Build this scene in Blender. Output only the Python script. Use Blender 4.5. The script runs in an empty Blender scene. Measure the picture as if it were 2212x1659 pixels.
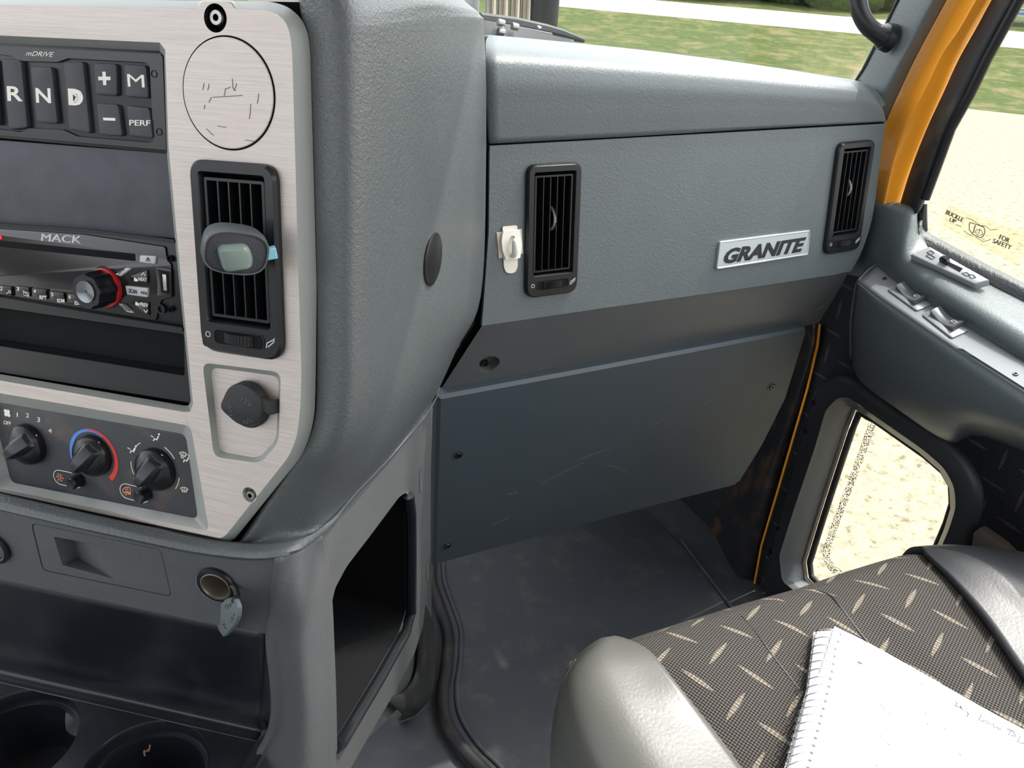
import bpy, bmesh, math, random
from mathutils import Vector, Matrix
from mathutils.geometry import tessellate_polygon
random.seed(7)
V = Vector
# ------------------------------------------------------------------ camera
FPX, CX, CY = 1750.0, 1106.0, 829.5
Xc = V(((5000-CX)/FPX, (CY-92)/FPX, -1)).normalized()          # car's right, seen from the camera
hz = V((0, (CY+161)/FPX, -1)).normalized()
Uc = Xc.cross(hz).normalized()
if Uc.y < 0: Uc = -Uc
Yc = Uc.cross(Xc).normalized()
M = Matrix((Xc, Yc, Uc))                                       # camera -> world
cam_d = bpy.data.cameras.new('camera'); cam = bpy.data.objects.new('camera', cam_d)
bpy.context.collection.objects.link(cam); bpy.context.scene.camera = cam
cam_d.sensor_width = 36.0; cam_d.lens = 36.0*FPX/2212.0; cam_d.clip_start = 0.02; cam_d.clip_end = 400
cam.matrix_world = M.to_4x4()
sc = bpy.context.scene
sc.view_settings.view_transform = 'Standard'; sc.view_settings.look = 'None'
sc.view_settings.gamma = 1; sc.view_settings.use_curve_mapping = False
sc.view_settings.exposure = .80
# ------------------------------------------------------------------ sky and sun
SUN_AZ, SUN_EL = math.radians(84), math.radians(60)            # azimuth from car-forward towards car-right
world = bpy.data.worlds.new('world'); sc.world = world; world.use_nodes = True
wn = world.node_tree.nodes; wn.clear()
wo = wn.new('ShaderNodeOutputWorld'); wb = wn.new('ShaderNodeBackground'); sky = wn.new('ShaderNodeTexSky')
sky.sky_type = 'NISHITA'; sky.sun_disc = False; sky.sun_elevation = SUN_EL; sky.sun_rotation = SUN_AZ
sky.air_density = 1.0; sky.dust_density = 3.0; sky.ozone_density = 1.0
hs = wn.new('ShaderNodeHueSaturation'); hs.inputs['Saturation'].default_value = .22; world.node_tree.links.new(sky.outputs[0], hs.inputs['Color']); world.node_tree.links.new(hs.outputs[0], wb.inputs[0]); world.node_tree.links.new(wb.outputs[0], wo.inputs[0])
wb.inputs[1].default_value = 0.42
sd = bpy.data.lights.new('sun', 'SUN'); sd.energy = 3.0; sd.angle = math.radians(0.8); sd.color = (1, .94, .84)
sun = bpy.data.objects.new('sun', sd); bpy.context.collection.objects.link(sun)
sdir = V((math.sin(SUN_AZ)*math.cos(SUN_EL), math.cos(SUN_AZ)*math.cos(SUN_EL), math.sin(SUN_EL)))
sun.rotation_euler = sdir.to_track_quat('Z', 'Y').to_euler(); sun.location = sdir*5
# ------------------------------------------------------------------ pixel helpers
def ray(u, v): return (M @ V(((u-CX)/FPX, (CY-v)/FPX, -1))).normalized()
def PY(u, v, y): r = ray(u, v); return r*(y/r.y)
def PX(u, v, x): r = ray(u, v); return r*(x/r.x)
def PZ(u, v, z): r = ray(u, v); return r*(z/r.z)
class Board:
    def __init__(s, o, ex, n):
        s.o = V(o); s.n = V(n).normalized(); ex = V(ex); s.ex = (ex - s.n*ex.dot(s.n)).normalized(); s.ey = s.n.cross(s.ex)
    def hit(s, u, v, h=0):
        r = ray(u, v); o = s.o + s.n*h; return r*(o.dot(s.n)/r.dot(s.n))
    def p(s, u, v, h=0):
        d = s.hit(u, v, h) - s.o; return (d.dot(s.ex), d.dot(s.ey))
    def L(s, pts, h=0): return [s.p(a, b, h) for a, b in pts]
    def W(s, x, y, z=0): return s.o + s.ex*x + s.ey*y + s.n*z
    def rot(s): return Matrix((s.ex, s.ey, s.n)).transposed()
    def at(s, u, v, h=0): return s.hit(u, v, h)
# ------------------------------------------------------------------ boards (planes of the cab)
e_ = -ray(-4900, -180); d_ = ray(804, 6286); nS = e_.cross(-d_).normalized()
S = Board(ray(500, 560)*0.6, e_, nS)                            # centre stack face
dn = ray(1099, 5060); dn.x = 0; dn.normalize()
nD = V((1, 0, 0)).cross(-dn).normalized()
D = Board(ray(1195, 480)*0.9, (1, 0, 0), nD)                    # passenger dash face
crz = D.hit(1040, 703)
lowd = V((0, .36, -.933)); nLo = V((1, 0, 0)).cross(-lowd)
DL = Board(crz, (1, 0, 0), nLo)                                 # lower slope of the dash
lz = DL.hit(946, 851)
kd = V((0, .16, -.987)).normalized(); nK = V((1, 0, 0)).cross(-kd)
K = Board(lz + V((0, -.016, 0)), (1, 0, 0), nK)                 # knee panel
eF = -ray(-9593, -856); eF.z = 0; eF.normalize()
F = Board(S.hit(494, 1169, .010), eF, V((0, 0, 1)).cross(-eF))  # lower console face
if F.n.dot(F.o) > 0: F = Board(F.o, eF, -F.n)
a_ = PY(930, 1000, .735); b_ = F.hit(652, 1400)
el = (a_ - b_); el.z = 0; el.normalize()
Lb = Board(a_, el, V((el.y, -el.x, 0)))                         # console side
ZT = F.hit(300, 1508, -.03).z
T = Board((0, 0, ZT), F.ex, (0, 0, 1))                          # cup-holder tray
DX = .97
Dr = Board((DX, 0, 0), (0, -1, 0), (-1, 0, 0))                  # door inner face
ZF = -1.05
# ------------------------------------------------------------------ materials
def srgb(r, g, b):
    f = lambda c: (c/255/12.92) if c/255 <= .04045 else ((c/255+.055)/1.055)**2.4
    return (f(r), f(g), f(b), 1)
class NT:
    def __init__(s, name):
        s.m = bpy.data.materials.new(name); s.m.use_nodes = True; s.t = s.m.node_tree; s.b = s.t.nodes['Principled BSDF']
        s.out = s.t.nodes['Material Output']
    def n(s, typ, **kw):
        nd = s.t.nodes.new(typ)
        for k, v in kw.items(): setattr(nd, k, v)
        return nd
    def l(s, a, b): s.t.links.new(a, b)
    def val(s, sock, x):
        if isinstance(x, (int, float, tuple)): sock.default_value = x
        else: s.l(x, sock)
    def math(s, op, a, b=0, c=None):
        nd = s.n('ShaderNodeMath', operation=op); s.val(nd.inputs[0], a); s.val(nd.inputs[1], b)
        if c is not None: s.val(nd.inputs[2], c)
        return nd.outputs[0]
    def mix(s, fac, a, b):
        nd = s.n('ShaderNodeMix', data_type='RGBA'); s.val(nd.inputs[0], fac); s.val(nd.inputs[6], a); s.val(nd.inputs[7], b); return nd.outputs[2]
    def coord(s, kind='Object', scale=(1, 1, 1)):
        tc = s.n('ShaderNodeTexCoord'); mp = s.n('ShaderNodeMapping'); mp.inputs['Scale'].default_value = scale
        s.l(tc.outputs[kind], mp.inputs[0]); return mp.outputs[0]
    def noise(s, co, scale, detail=2, rough=.5, dist=0):
        nd = s.n('ShaderNodeTexNoise'); s.l(co, nd.inputs['Vector']); nd.inputs['Scale'].default_value = scale
        nd.inputs['Detail'].default_value = detail; nd.inputs['Roughness'].default_value = rough; nd.inputs['Distortion'].default_value = dist
        return nd.outputs[0]
    def vor(s, co, scale, feature='F1', out=0):
        nd = s.n('ShaderNodeTexVoronoi', feature=feature); s.l(co, nd.inputs['Vector']); nd.inputs['Scale'].default_value = scale
        return nd.outputs[out]
    def ramp(s, fac, stops):
        nd = s.n('ShaderNodeValToRGB'); s.val(nd.inputs[0], fac); cr = nd.color_ramp
        while len(cr.elements) < len(stops): cr.elements.new(.5)
        for e, (p, c) in zip(cr.elements, stops): e.position = p; e.color = c
        return nd.outputs[0]
    def bump(s, h, strength=.3, dist=.001):
        nd = s.n('ShaderNodeBump'); nd.inputs['Strength'].default_value = strength; nd.inputs['Distance'].default_value = dist
        s.l(h, nd.inputs['Height']); s.l(nd.outputs[0], s.b.inputs['Normal']); return nd
    def base(s, col=None, rough=None, metal=None, spec=None):
        if col is not None: s.val(s.b.inputs['Base Color'], col)
        if rough is not None: s.val(s.b.inputs['Roughness'], rough)
        if metal is not None: s.b.inputs['Metallic'].default_value = metal
        if spec is not None: s.b.inputs['Specular IOR Level'].default_value = spec
        return s
def simple(name, col, rough=.5, metal=0, spec=.5):
    return NT(name).base(col, rough, metal, spec).m
def grained(name, col, rough=.45, scale=420, strength=.45, dist=.0006, dirt=None, spec=.5):
    t = NT(name); co = t.coord()
    w = t.noise(co, scale*1.25, 1.5, .5, 1.2)
    v = t.vor(co, scale*.85, 'SMOOTH_F1')
    h = t.math('ADD', t.math('MULTIPLY', w, 1.0), t.math('MULTIPLY', v, .5))
    t.bump(h, strength, dist)
    big = t.noise(co, 9, 4, .6)
    c2 = tuple(x*.86 for x in col[:3])+(1,)
    c = t.mix(big, c2, tuple(x*1.12 for x in col[:3])+(1,))
    if dirt:
        d = t.ramp(t.noise(co, 22, 5, .65), [(.52, (0, 0, 0, 1)), (.74, (1, 1, 1, 1))])
        c = t.mix(t.math('MULTIPLY', d, dirt[1]), c, dirt[0])
    t.base(c, t.math('MULTIPLY_ADD', big, .12, rough-.06), 0, spec)
    return t.m
G = srgb
m_plas = grained('grey_grained_plastic', G(84, 92, 94), .40, 430, .5, .0007)
m_tower = grained('console_grained_plastic', G(79, 84, 85), .36, 430, .6, .0008, None, .5)
m_low = grained('console_lower_plastic', G(80, 83, 84), .42, 480, .5, .0006, (G(96, 90, 84), .25))
m_knee = grained('knee_panel_plastic', G(60, 69, 75), .5, 520, .28, .0005)
m_black = simple('black_plastic', G(20, 22, 25), .36, 0, .35)
m_bsat = simple('satin_black_plastic', G(22, 25, 29), .27, 0, .42)
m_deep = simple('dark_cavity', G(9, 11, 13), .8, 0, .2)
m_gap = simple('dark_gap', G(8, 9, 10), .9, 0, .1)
m_rub = grained('black_rubber', G(30, 32, 34), .62, 600, .3, .0004, (G(90, 78, 64), .5))
m_mat = grained('rubber_floor_mat', G(55, 59, 64), .55, 520, .3, .0005, (G(92, 88, 82), .55))
m_steel = simple('steel', G(160, 154, 150), .38, 1)
m_chrome = simple('chrome', G(215, 215, 212), .12, 1)
m_screw = simple('dark_screw', G(90, 88, 86), .35, 1)
m_white = simple('white_print', G(226, 224, 214), .6)
m_red = simple('red_print', G(206, 58, 50), .5)
m_blue = simple('blue_print', G(74, 130, 214), .5)
m_orgp = simple('amber_print', G(236, 150, 110), .6)
m_grey = simple('light_grey_plastic', G(176, 178, 180), .4)
m_panelk = NT('fascia_blanking_plastic'); _c = m_panelk.coord()
m_panelk.base(m_panelk.mix(m_panelk.ramp(m_panelk.noise(_c, 38, 3, .55), [(.42, (0, 0, 0, 1)), (.66, (1, 1, 1, 1))]), G(60, 64, 72), G(52, 55, 62)), .55); m_panelk.bump(m_panelk.noise(_c, 900, 1), .15, .0003); m_panelk = m_panelk.m
def brushed():
    t = NT('brushed_fascia'); co = t.coord()
    st = t.coord('Object', (18, 900, 900)); a = t.noise(st, 1, 4, .65)
    st2 = t.coord('Object', (60, 2600, 2600)); b = t.noise(st2, 1, 2, .5)
    big = t.noise(co, 14, 3, .6)
    c = t.mix(a, G(150, 142, 138), G(226, 217, 212)); c = t.mix(t.math('MULTIPLY', big, .5), c, G(196, 184, 174))
    c = t.mix(t.math('MULTIPLY', t.ramp(b, [(.62, (0, 0, 0, 1)), (.75, (1, 1, 1, 1))]), .35), c, G(118, 110, 106))
    t.base(c, t.math('MULTIPLY_ADD', a, .2, .36), .35); t.bump(a, .12, .0003); return t.m
m_brush = brushed()
m_chamf = grained('painted_fascia_edge', G(142, 146, 142), .42, 900, .15, .0003)
def paint():
    t = NT('orange_cab_paint'); t.base(G(246, 160, 44), .22); t.b.inputs['Coat Weight'].default_value = .6
    t.b.inputs['Coat Roughness'].default_value = .06; co = t.coord(); t.bump(t.noise(co, 260, 1), .05, .0004); return t.m
m_paint = paint()
def fabric(name, c1, c2, cd, sc_=190, ds=26):
    """coarse weave with woven diamond-plate dashes; uses the UV map in metres"""
    t = NT(name); uv = t.n('ShaderNodeUVMap'); sx = t.n('ShaderNodeSeparateXYZ'); t.l(uv.outputs[0], sx.inputs[0])
    u, v = sx.outputs[0], sx.outputs[1]
    k = 2*math.pi*sc_
    a = t.math('SINE', t.math('MULTIPLY', t.math('ADD', u, v), k)); b = t.math('SINE', t.math('MULTIPLY', t.math('SUBTRACT', u, v), k))
    w = t.math('MULTIPLY_ADD', t.math('MULTIPLY', a, b), .5, .5)
    # dashes: rotated grid, alternating orientation
    U = t.math('MULTIPLY', u, ds); Vv = t.math('MULTIPLY', v, ds)
    fu, fv = t.math('FLOOR', U), t.math('FLOOR', Vv)
    par = t.math('MODULO', t.math('ABSOLUTE', t.math('ADD', fu, fv)), 2)
    lu = t.math('SUBTRACT', t.math('SUBTRACT', U, fu), .5); lv = t.math('SUBTRACT', t.math('SUBTRACT', Vv, fv), .5)
    def lens(x, y):
        xx = t.math('MULTIPLY', x, 1.06)
        prof = t.math('MULTIPLY', t.math('SUBTRACT', .25, t.math('MULTIPLY', xx, xx)), .24)
        return t.math('GREATER_THAN', prof, t.math('ABSOLUTE', y))
    l1, l2 = lens(lu, lv), lens(lv, lu)
    le = t.math('ADD', t.math('MULTIPLY', l1, t.math('SUBTRACT', 1, par)), t.math('MULTIPLY', l2, par))
    c = t.mix(t.ramp(w, [(.3, (0, 0, 0, 1)), (.75, (1, 1, 1, 1))]), c1, c2)
    stripe = t.math('MULTIPLY_ADD', t.math('SINE', t.math('MULTIPLY', t.math('ADD', t.math('MULTIPLY', u, t.math('SUBTRACT', 1, par)), t.math('MULTIPLY', v, par)), k*1.4)), .5, .5)
    c = t.mix(t.math('MULTIPLY', le, t.math('MULTIPLY_ADD', stripe, .55, .3)), c, cd)
    t.base(c, .85, 0, .25); t.bump(t.math('ADD', w, t.math('MULTIPLY', le, .6)), .8, .0012); return t.m
m_fab = fabric('diamond_seat_fabric', G(24, 24, 25), G(84, 80, 75), G(138, 129, 116))
m_fabd = fabric('diamond_door_fabric', G(20, 22, 26), G(52, 54, 60), G(92, 88, 84))
def leather(name, col, r=.36):
    t = NT(name); co = t.coord()
    h = t.math('ADD', t.vor(co, 220, 'DISTANCE_TO_EDGE'), t.math('MULTIPLY', t.noise(co, 90, 4, .6, .6), .9)); t.bump(h, .16, .0008)
    big = t.noise(co, 10, 3, .6); t.base(t.mix(big, tuple(x*.8 for x in col[:3])+(1,), tuple(x*1.15 for x in col[:3])+(1,)), r); return t.m
m_leath = leather('grey_vinyl_bolster', G(80, 81, 77), .36)
m_blk_leath = leather('black_vinyl', G(44, 46, 48), .4)
m_paper = simple('paper', G(236, 238, 242), .8, 0, .2)
m_card = simple('cardboard_cover', G(196, 190, 184), .8)
def glass_mat(name, tint=(1, 1, 1, 1), refl=.06):
    t = NT(name); tr = t.n('ShaderNodeBsdfTransparent'); tr.inputs[0].default_value = tint; gl = t.n('ShaderNodeBsdfGlossy'); gl.inputs['Roughness'].default_value = .02
    fr = t.n('ShaderNodeFresnel'); fr.inputs[0].default_value = 1.35; mx = t.n('ShaderNodeMixShader')
    ge = t.n('ShaderNodeNewGeometry'); t.l(t.math('MULTIPLY', fr.outputs[0], t.math('SUBTRACT', 1, ge.outputs['Backfacing'])), mx.inputs[0]); t.l(tr.outputs[0], mx.inputs[1]); t.l(gl.outputs[0], mx.inputs[2]); t.l(mx.outputs[0], t.out.inputs[0]); return t.m
m_glass = glass_mat('window_glass', (.97, .985, .97, 1))
m_gloss = simple('glossy_black_face', G(26, 22, 26), .12)
def gel():
    t = NT('clear_gel'); t.base(G(168, 190, 180), .08); t.b.inputs['Transmission Weight'].default_value = .55; t.b.inputs['IOR'].default_value = 1.4; return t.m
m_gel = gel()
# ------------------------------------------------------------------ mesh builder
wm = {}
class B:
    def __init__(s, board=None): s.v = []; s.f = []; s.mi = []; s.uv = {}; s.b = board
    def add(s, vs, fs, mi=0, raw=False):
        k = len(s.v)
        for p in vs: s.v.append(V(p) if (s.b is None or raw) else s.b.W(*p))
        for f in fs: s.f.append([i+k for i in f]); s.mi.append(mi)
        return k
    def loft(s, loops, mi=0, cap0=False, cap1=True, closed=True, capmi=None):
        """loops: list of equal-length lists of 3-vectors"""
        n = len(loops[0]); vs = [p for l in loops for p in l]; fs = []
        for a in range(len(loops)-1):
            for i in range(n if closed else n-1):
                j = (i+1) % n; fs.append([a*n+i, a*n+j, (a+1)*n+j, (a+1)*n+i])
        k = s.add(vs, fs, mi)
        for flag, a, rev in ((cap0, 0, True), (cap1, len(loops)-1, False)):
            if flag:
                tri = tessellate_polygon([[V(p) for p in loops[a]]])
                for t in tri: s.f.append([k+a*n+i for i in t]); s.mi.append(mi if capmi is None else capmi)
    def prism(s, loop, z0, z1, ch=0, mi=0, cap0=False, capmi=None):
        lp = [[(x, y, z0) for x, y in loop]]
        if ch:
            lp.append([(x, y, z1-ch) for x, y in loop]); q = inset(loop, ch*.3)
            lp.append([(x, y, z1-ch*.3) for x, y in q]); lp.append([(x, y, z1) for x, y in inset(loop, ch)])
        else: lp.append([(x, y, z1) for x, y in loop])
        s.loft(lp, mi, cap0, True, capmi=capmi)
    def cap_holes(s, outer, holes, z, mi=0):
        polys = [[V((x, y, z)) for x, y in outer]]+[[V((x, y, z)) for x, y in h] for h in holes]
        tri = tessellate_polygon(polys); pts = [tuple(p) for q in polys for p in q]; s.add(pts, tri, mi)
    def lathe(s, prof, c, n=32, mi=0, sx=1, sy=1, cap=True, a0=0):
        loops = []
        for r, z in prof: loops.append([(c[0]+math.cos(a0+2*math.pi*i/n)*r*sx, c[1]+math.sin(a0+2*math.pi*i/n)*r*sy, z) for i in range(n)])
        s.loft(loops, mi, False, cap)
    def tube(s, pts, r, n=10, mi=0, closed=False, raw=False, cap=True):
        P = [V(p) for p in pts]; N = len(P); rs = r if isinstance(r, (list, tuple)) else [r]*N
        up = None; loops = []
        for i in range(N):
            t = (P[(i+1) % N if closed else min(i+1, N-1)] - P[(i-1) % N if closed else max(i-1, 0)]).normalized()
            if up is None: up = t.orthogonal().normalized()
            up = (up - t*up.dot(t)).normalized(); w = t.cross(up)
            loops.append([tuple(P[i]+(up*math.cos(2*math.pi*k/n)+w*math.sin(2*math.pi*k/n))*rs[i]) for k in range(n)])
        if closed: loops.append(loops[0])
        fs = []; vs = [p for l in loops for p in l]
        for a in range(len(loops)-1):
            for i in range(n): j = (i+1) % n; fs.append([a*n+i, a*n+j, (a+1)*n+j, (a+1)*n+i])
        if not closed and cap: fs.append(list(range(n))[::-1]); fs.append([(len(loops)-1)*n+i for i in range(n)])
        s.add(vs, fs, mi, raw)
    def box(s, x0, x1, y0, y1, z0, z1, mi=0):
        s.loft([[(x0, y0, z0), (x1, y0, z0), (x1, y1, z0), (x0, y1, z0)], [(x0, y0, z1), (x1, y0, z1), (x1, y1, z1), (x0, y1, z1)]], mi, True, True)
    def net(s, grid, sub=5, mi=0, uvf=None):
        g = [cat(r, sub) for r in grid]; g = list(zip(*[cat(list(c), sub) for c in zip(*g)]))
        R, C = len(g), len(g[0]); k = s.add([p for r in g for p in r], [[a*C+b, a*C+b+1, (a+1)*C+b+1, (a+1)*C+b] for a in range(R-1) for b in range(C-1)], mi, True)
        return g
    def text(s, txt, bl, br, tl, z0, z1, mi=0, bold=0.0, shear=0.0):
        """fills the parallelogram bl-br-tl (2-D board coordinates)"""
        cu = bpy.data.curves.new('t', 'FONT'); cu.body = txt; cu.offset = bold; cu.extrude = .1; cu.shear = shear; cu.resolution_u = 3
        ob = bpy.data.objects.new('t', cu); bpy.context.collection.objects.link(ob)
        me = bpy.data.meshes.new_from_object(ob.evaluated_get(bpy.context.evaluated_depsgraph_get()))
        xs = [q.co.x for q in me.vertices]; ys = [q.co.y for q in me.vertices]; x0, x1, y0, y1 = min(xs), max(xs), min(ys), max(ys)
        bl, br, tl = V(bl), V(br), V(tl); out = []
        for q in me.vertices:
            p = bl + (br-bl)*((q.co.x-x0)/(x1-x0)) + (tl-bl)*((q.co.y-y0)/(y1-y0)); out.append((p.x, p.y, z1 if q.co.z > 0 else z0))
        s.add(out, [list(p.vertices) for p in me.polygons], mi)
        bpy.data.objects.remove(ob); bpy.data.curves.remove(cu); bpy.data.meshes.remove(me)
    def txtpx(s, txt, bl, br, tl, h, mi=0, t=.0003, **kw):
        b = s.b; s.text(txt, b.p(*bl, h), b.p(*br, h), b.p(*tl, h), h-.0004, h+t, mi, **kw)
    def stroke(s, pts, w, z0, z1, mi=0, closed=False):
        """flat ribbon line in board coordinates"""
        P = [V((a, b)) for a, b in pts]; N = len(P); Lf, Rt = [], []
        for i in range(N):
            t = (P[(i+1) % N if closed else min(i+1, N-1)] - P[(i-1) % N if closed else max(i-1, 0)]).normalized(); q = V((-t.y, t.x))*w/2
            Lf.append(P[i]+q); Rt.append(P[i]-q)
        vs = []; fs = []
        for a, c in zip(Lf, Rt): vs += [(a.x, a.y, z0), (a.x, a.y, z1), (c.x, c.y, z1), (c.x, c.y, z0)]
        for i in range(N if closed else N-1):
            a, c = i*4, ((i+1) % N)*4
            for j in range(4): fs.append([a+j, a+(j+1) % 4, c+(j+1) % 4, c+j])
        if not closed: fs += [[0, 1, 2, 3], [N*4-4+j for j in (3, 2, 1, 0)]]
        s.add(vs, fs, mi)
def cat(p, n):
    p = [V(q) for q in p]; out = []
    for i in range(len(p)-1):
        a = p[i-1] if i > 0 else p[0]*2-p[1]; b, c = p[i], p[i+1]; d = p[i+2] if i+2 < len(p) else c*2-b
        for k in range(n):
            t = k/n; out.append(.5*((2*b)+(c-a)*t+(2*a-5*b+4*c-d)*t*t+(3*b-a-3*c+d)*t**3))
    out.append(p[-1]); return out
def area(l): return sum(l[i][0]*l[(i+1) % len(l)][1]-l[(i+1) % len(l)][0]*l[i][1] for i in range(len(l)))/2
def inset(loop, d):
    n = len(loop); sg = 1 if area(loop) > 0 else -1; out = []
    for i in range(n):
        p, a, b = V(loop[i]), V(loop[i-1]), V(loop[(i+1) % n]); t1 = (p-a); t2 = (b-p)
        t1 = t1.normalized() if t1.length > 1e-9 else t2.normalized(); t2 = t2.normalized() if t2.length > 1e-9 else t1
        n1, n2 = V((-t1.y, t1.x))*sg, V((-t2.y, t2.x))*sg; m = (n1+n2)
        m = m.normalized() if m.length > 1e-6 else n1; c = max(m.dot(n1), .5); q = p+m*d/c; out.append((q.x, q.y))
    return out
def rnd(loop, r, n=4):
    out = []; N = len(loop); rr = r if isinstance(r, (list, tuple)) else [r]*N
    for i in range(N):
        p, a, b = V(loop[i]), V(loop[i-1]), V(loop[(i+1) % N]); la, lb = (a-p).length, (b-p).length; t = min(rr[i], .46*la, .46*lb)
        if t <= 1e-6: out.append((p.x, p.y)); continue
        A, C = p+(a-p).normalized()*t, p+(b-p).normalized()*t
        for k in range(n+1):
            s_ = k/n; q = A*(1-s_)**2+p*2*s_*(1-s_)+C*s_*s_; out.append((q.x, q.y))
    return out
def circ(c, r, n=32, sx=1, sy=1): return [(c[0]+r*sx*math.cos(2*math.pi*i/n), c[1]+r*sy*math.sin(2*math.pi*i/n)) for i in range(n)]
def fit3(a, b, c):
    ax, ay, bx, by, cx, cy = *a, *b, *c; d = 2*(ax*(by-cy)+bx*(cy-ay)+cx*(ay-by))
    ux = ((ax*ax+ay*ay)*(by-cy)+(bx*bx+by*by)*(cy-ay)+(cx*cx+cy*cy)*(ay-by))/d
    uy = ((ax*ax+ay*ay)*(cx-bx)+(bx*bx+by*by)*(ax-cx)+(cx*cx+cy*cy)*(bx-ax))/d
    return (ux, uy), math.hypot(ax-ux, ay-uy)
def link(o): bpy.context.collection.objects.link(o); return o
def tag(o, label=None, cat_=None, group=None, kind=None):
    if label: o['label'] = label
    if cat_: o['category'] = cat_
    if group: o['group'] = group
    if kind: o['kind'] = kind
    return o
def thing(name, label, cat_, loc, rot=None, group=None):
    o = link(bpy.data.objects.new(name, None)); mw = Matrix.Translation(V(loc)) @ (rot.to_4x4() if rot else Matrix.Identity(4))
    o.matrix_world = mw; wm[o] = mw; o.empty_display_size = .02; tag(o, label, cat_, group); return o
def obj(name, b, mats, parent=None, loc=None, rot=None, angle=35, solid=0, label=None, flip=False, uvf=None, bevel=0, recalc=True):
    if parent is not None: mw = wm[parent]
    else: mw = Matrix.Translation(V(loc) if loc else sum(b.v, V())/len(b.v)) @ (rot.to_4x4() if rot else Matrix.Identity(4))
    inv = mw.inverted(); me = bpy.data.meshes.new(name)
    me.from_pydata([tuple(inv @ p) for p in b.v], [], b.f)
    mats = mats if isinstance(mats, (list, tuple)) else [mats]
    for m in mats: me.materials.append(m)
    for p, i in zip(me.polygons, b.mi): p.material_index = i
    if uvf:
        ul = me.uv_layers.new(name='UVMap')
        for lp in me.loops: ul.data[lp.index].uv = uvf(b.v[lp.vertex_index])
    bm = bmesh.new(); bm.from_mesh(me); bmesh.ops.remove_doubles(bm, verts=bm.verts, dist=1e-6)
    if recalc: bmesh.ops.recalc_face_normals(bm, faces=bm.faces)
    if flip: bmesh.ops.reverse_faces(bm, faces=bm.faces)
    bm.to_mesh(me); bm.free()
    for p in me.polygons: p.use_smooth = True
    me.set_sharp_from_angle(angle=math.radians(angle))
    o = link(bpy.data.objects.new(name, me))
    if parent is not None: o.parent = parent
    else: o.matrix_world = mw
    wm[o] = mw
    if solid:
        md = o.modifiers.new('solid', 'SOLIDIFY'); md.thickness = solid; md.offset = -1
    if bevel:
        md = o.modifiers.new('bevel', 'BEVEL'); md.width = bevel; md.segments = 3; md.limit_method = 'ANGLE'; md.angle_limit = math.radians(30)
    if label: o['label'] = label
    return o
def face_net(grid, toward, sub=5):
    """net with its normals turned towards the point 'toward'"""
    b = B(); b.net(grid, sub)
    f = b.f[len(b.f)//2]; a, c, d = b.v[f[0]], b.v[f[1]], b.v[f[2]]
    if (c-a).cross(d-a).dot(V(toward)-a) < 0: b.f = [q[::-1] for q in b.f]
    return b
CAM = V((0, 0, 0))
# ================================================================== large structure
def net_obj(name, grid, mat, parent=None, sub=5, solid=.004, loc=None, angle=50, uvf=None, toward=CAM):
    return obj(name, face_net(grid, toward, sub), mat, parent, loc, solid=solid, angle=angle, uvf=uvf, recalc=False)
def board_loft(board, loops_px, hs, r=0, n=4):
    """pixel loops at heights -> lists of 3-D board points"""
    out = []
    for L_, h in zip(loops_px, hs): out.append([(x, y, h) for x, y in (rnd(board.L(L_, h), r, n) if r else board.L(L_, h))])
    return out
# ---- outside ground, laid out across the viewing direction
gz = -2.45; hor = 0.0
fw = V((ray(1700, 300).x, ray(1700, 300).y, 0)).normalized(); rt = V((fw.y, -fw.x, 0))
def ground(name, d0, d1, z, mat, label, cat_, w=70, kind=None, nx=2, bump_=0):
    b = B(); rows = []; nd = max(2, int((d1-d0)/1.0)) if bump_ else 2; nw = 60 if bump_ else 2
    for i in range(nd+1):
        d = d0+(d1-d0)*i/nd
        rows.append([fw*d+rt*(-w+2*w*j/nw)+V((0, 0, z+(random.uniform(-1, 1)*bump_ if 0 < i < nd else 0))) for j in range(nw+1)])
    C_ = len(rows[0]); b.add([p for r in rows for p in r], [[a*C_+c, a*C_+c+1, (a+1)*C_+c+1, (a+1)*C_+c] for a in range(len(rows)-1) for c in range(C_-1)])
    o = obj(name, b, mat, recalc=False, angle=60)
    if o.data.polygons[0].normal.z < 0: o.data.flip_normals()
    tag(o, label, cat_, kind=kind); return o
def dist(v, u=1700):
    r = ray(u, v); return abs(gz/r.z)*math.hypot(r.x, r.y)
def grass_mat():
    t = NT('grass_ground'); co = t.coord(); a = t.noise(co, .9, 8, .72); b = t.noise(co, 14, 4, .7)
    c = t.ramp(a, [(.36, G(112, 100, 76)), (.45, G(88, 90, 52)), (.54, G(58, 74, 34)), (.66, G(104, 98, 66))])
    c = t.mix(t.math('MULTIPLY', b, .35), c, G(52, 60, 32)); t.base(c, .95, 0, .1); t.bump(b, .6, .05); return t.m
def gravel_mat():
    t = NT('gravel_ground'); co = t.coord(); a = t.noise(co, 15, 6, .75); s2 = t.noise(co, .8, 4, .6)
    c = t.ramp(a, [(.36, G(84, 78, 68)), (.45, G(130, 122, 104)), (.58, G(148, 139, 120))])
    c = t.mix(t.math('MULTIPLY', s2, .3), c, G(148, 139, 120)); t.base(c, .95, 0, .1); t.bump(a, .35, .02); return t.m
m_grass, m_gravel = grass_mat(), gravel_mat()
m_road = simple('pale_road', G(176, 174, 168), .9, 0, .1)
d_g = dist(172, 1500); d_r0, d_r1 = dist(50, 1600), dist(17, 1600); d_v = dist(2, 1700)
ground('gravel_yard', -9, d_g, gz, m_gravel, 'pale sunlit gravel yard right beside the cab, seen through the door windows', 'gravel', kind='stuff')
ground('grass_verge', d_g, d_r0, gz, m_grass, 'patchy green grass between the gravel and the road', 'grass', kind='stuff', bump_=.10)
ground('road', d_r0, d_r1, gz, m_road, 'bright pale road running across behind the grass', 'road', w=110)
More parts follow.
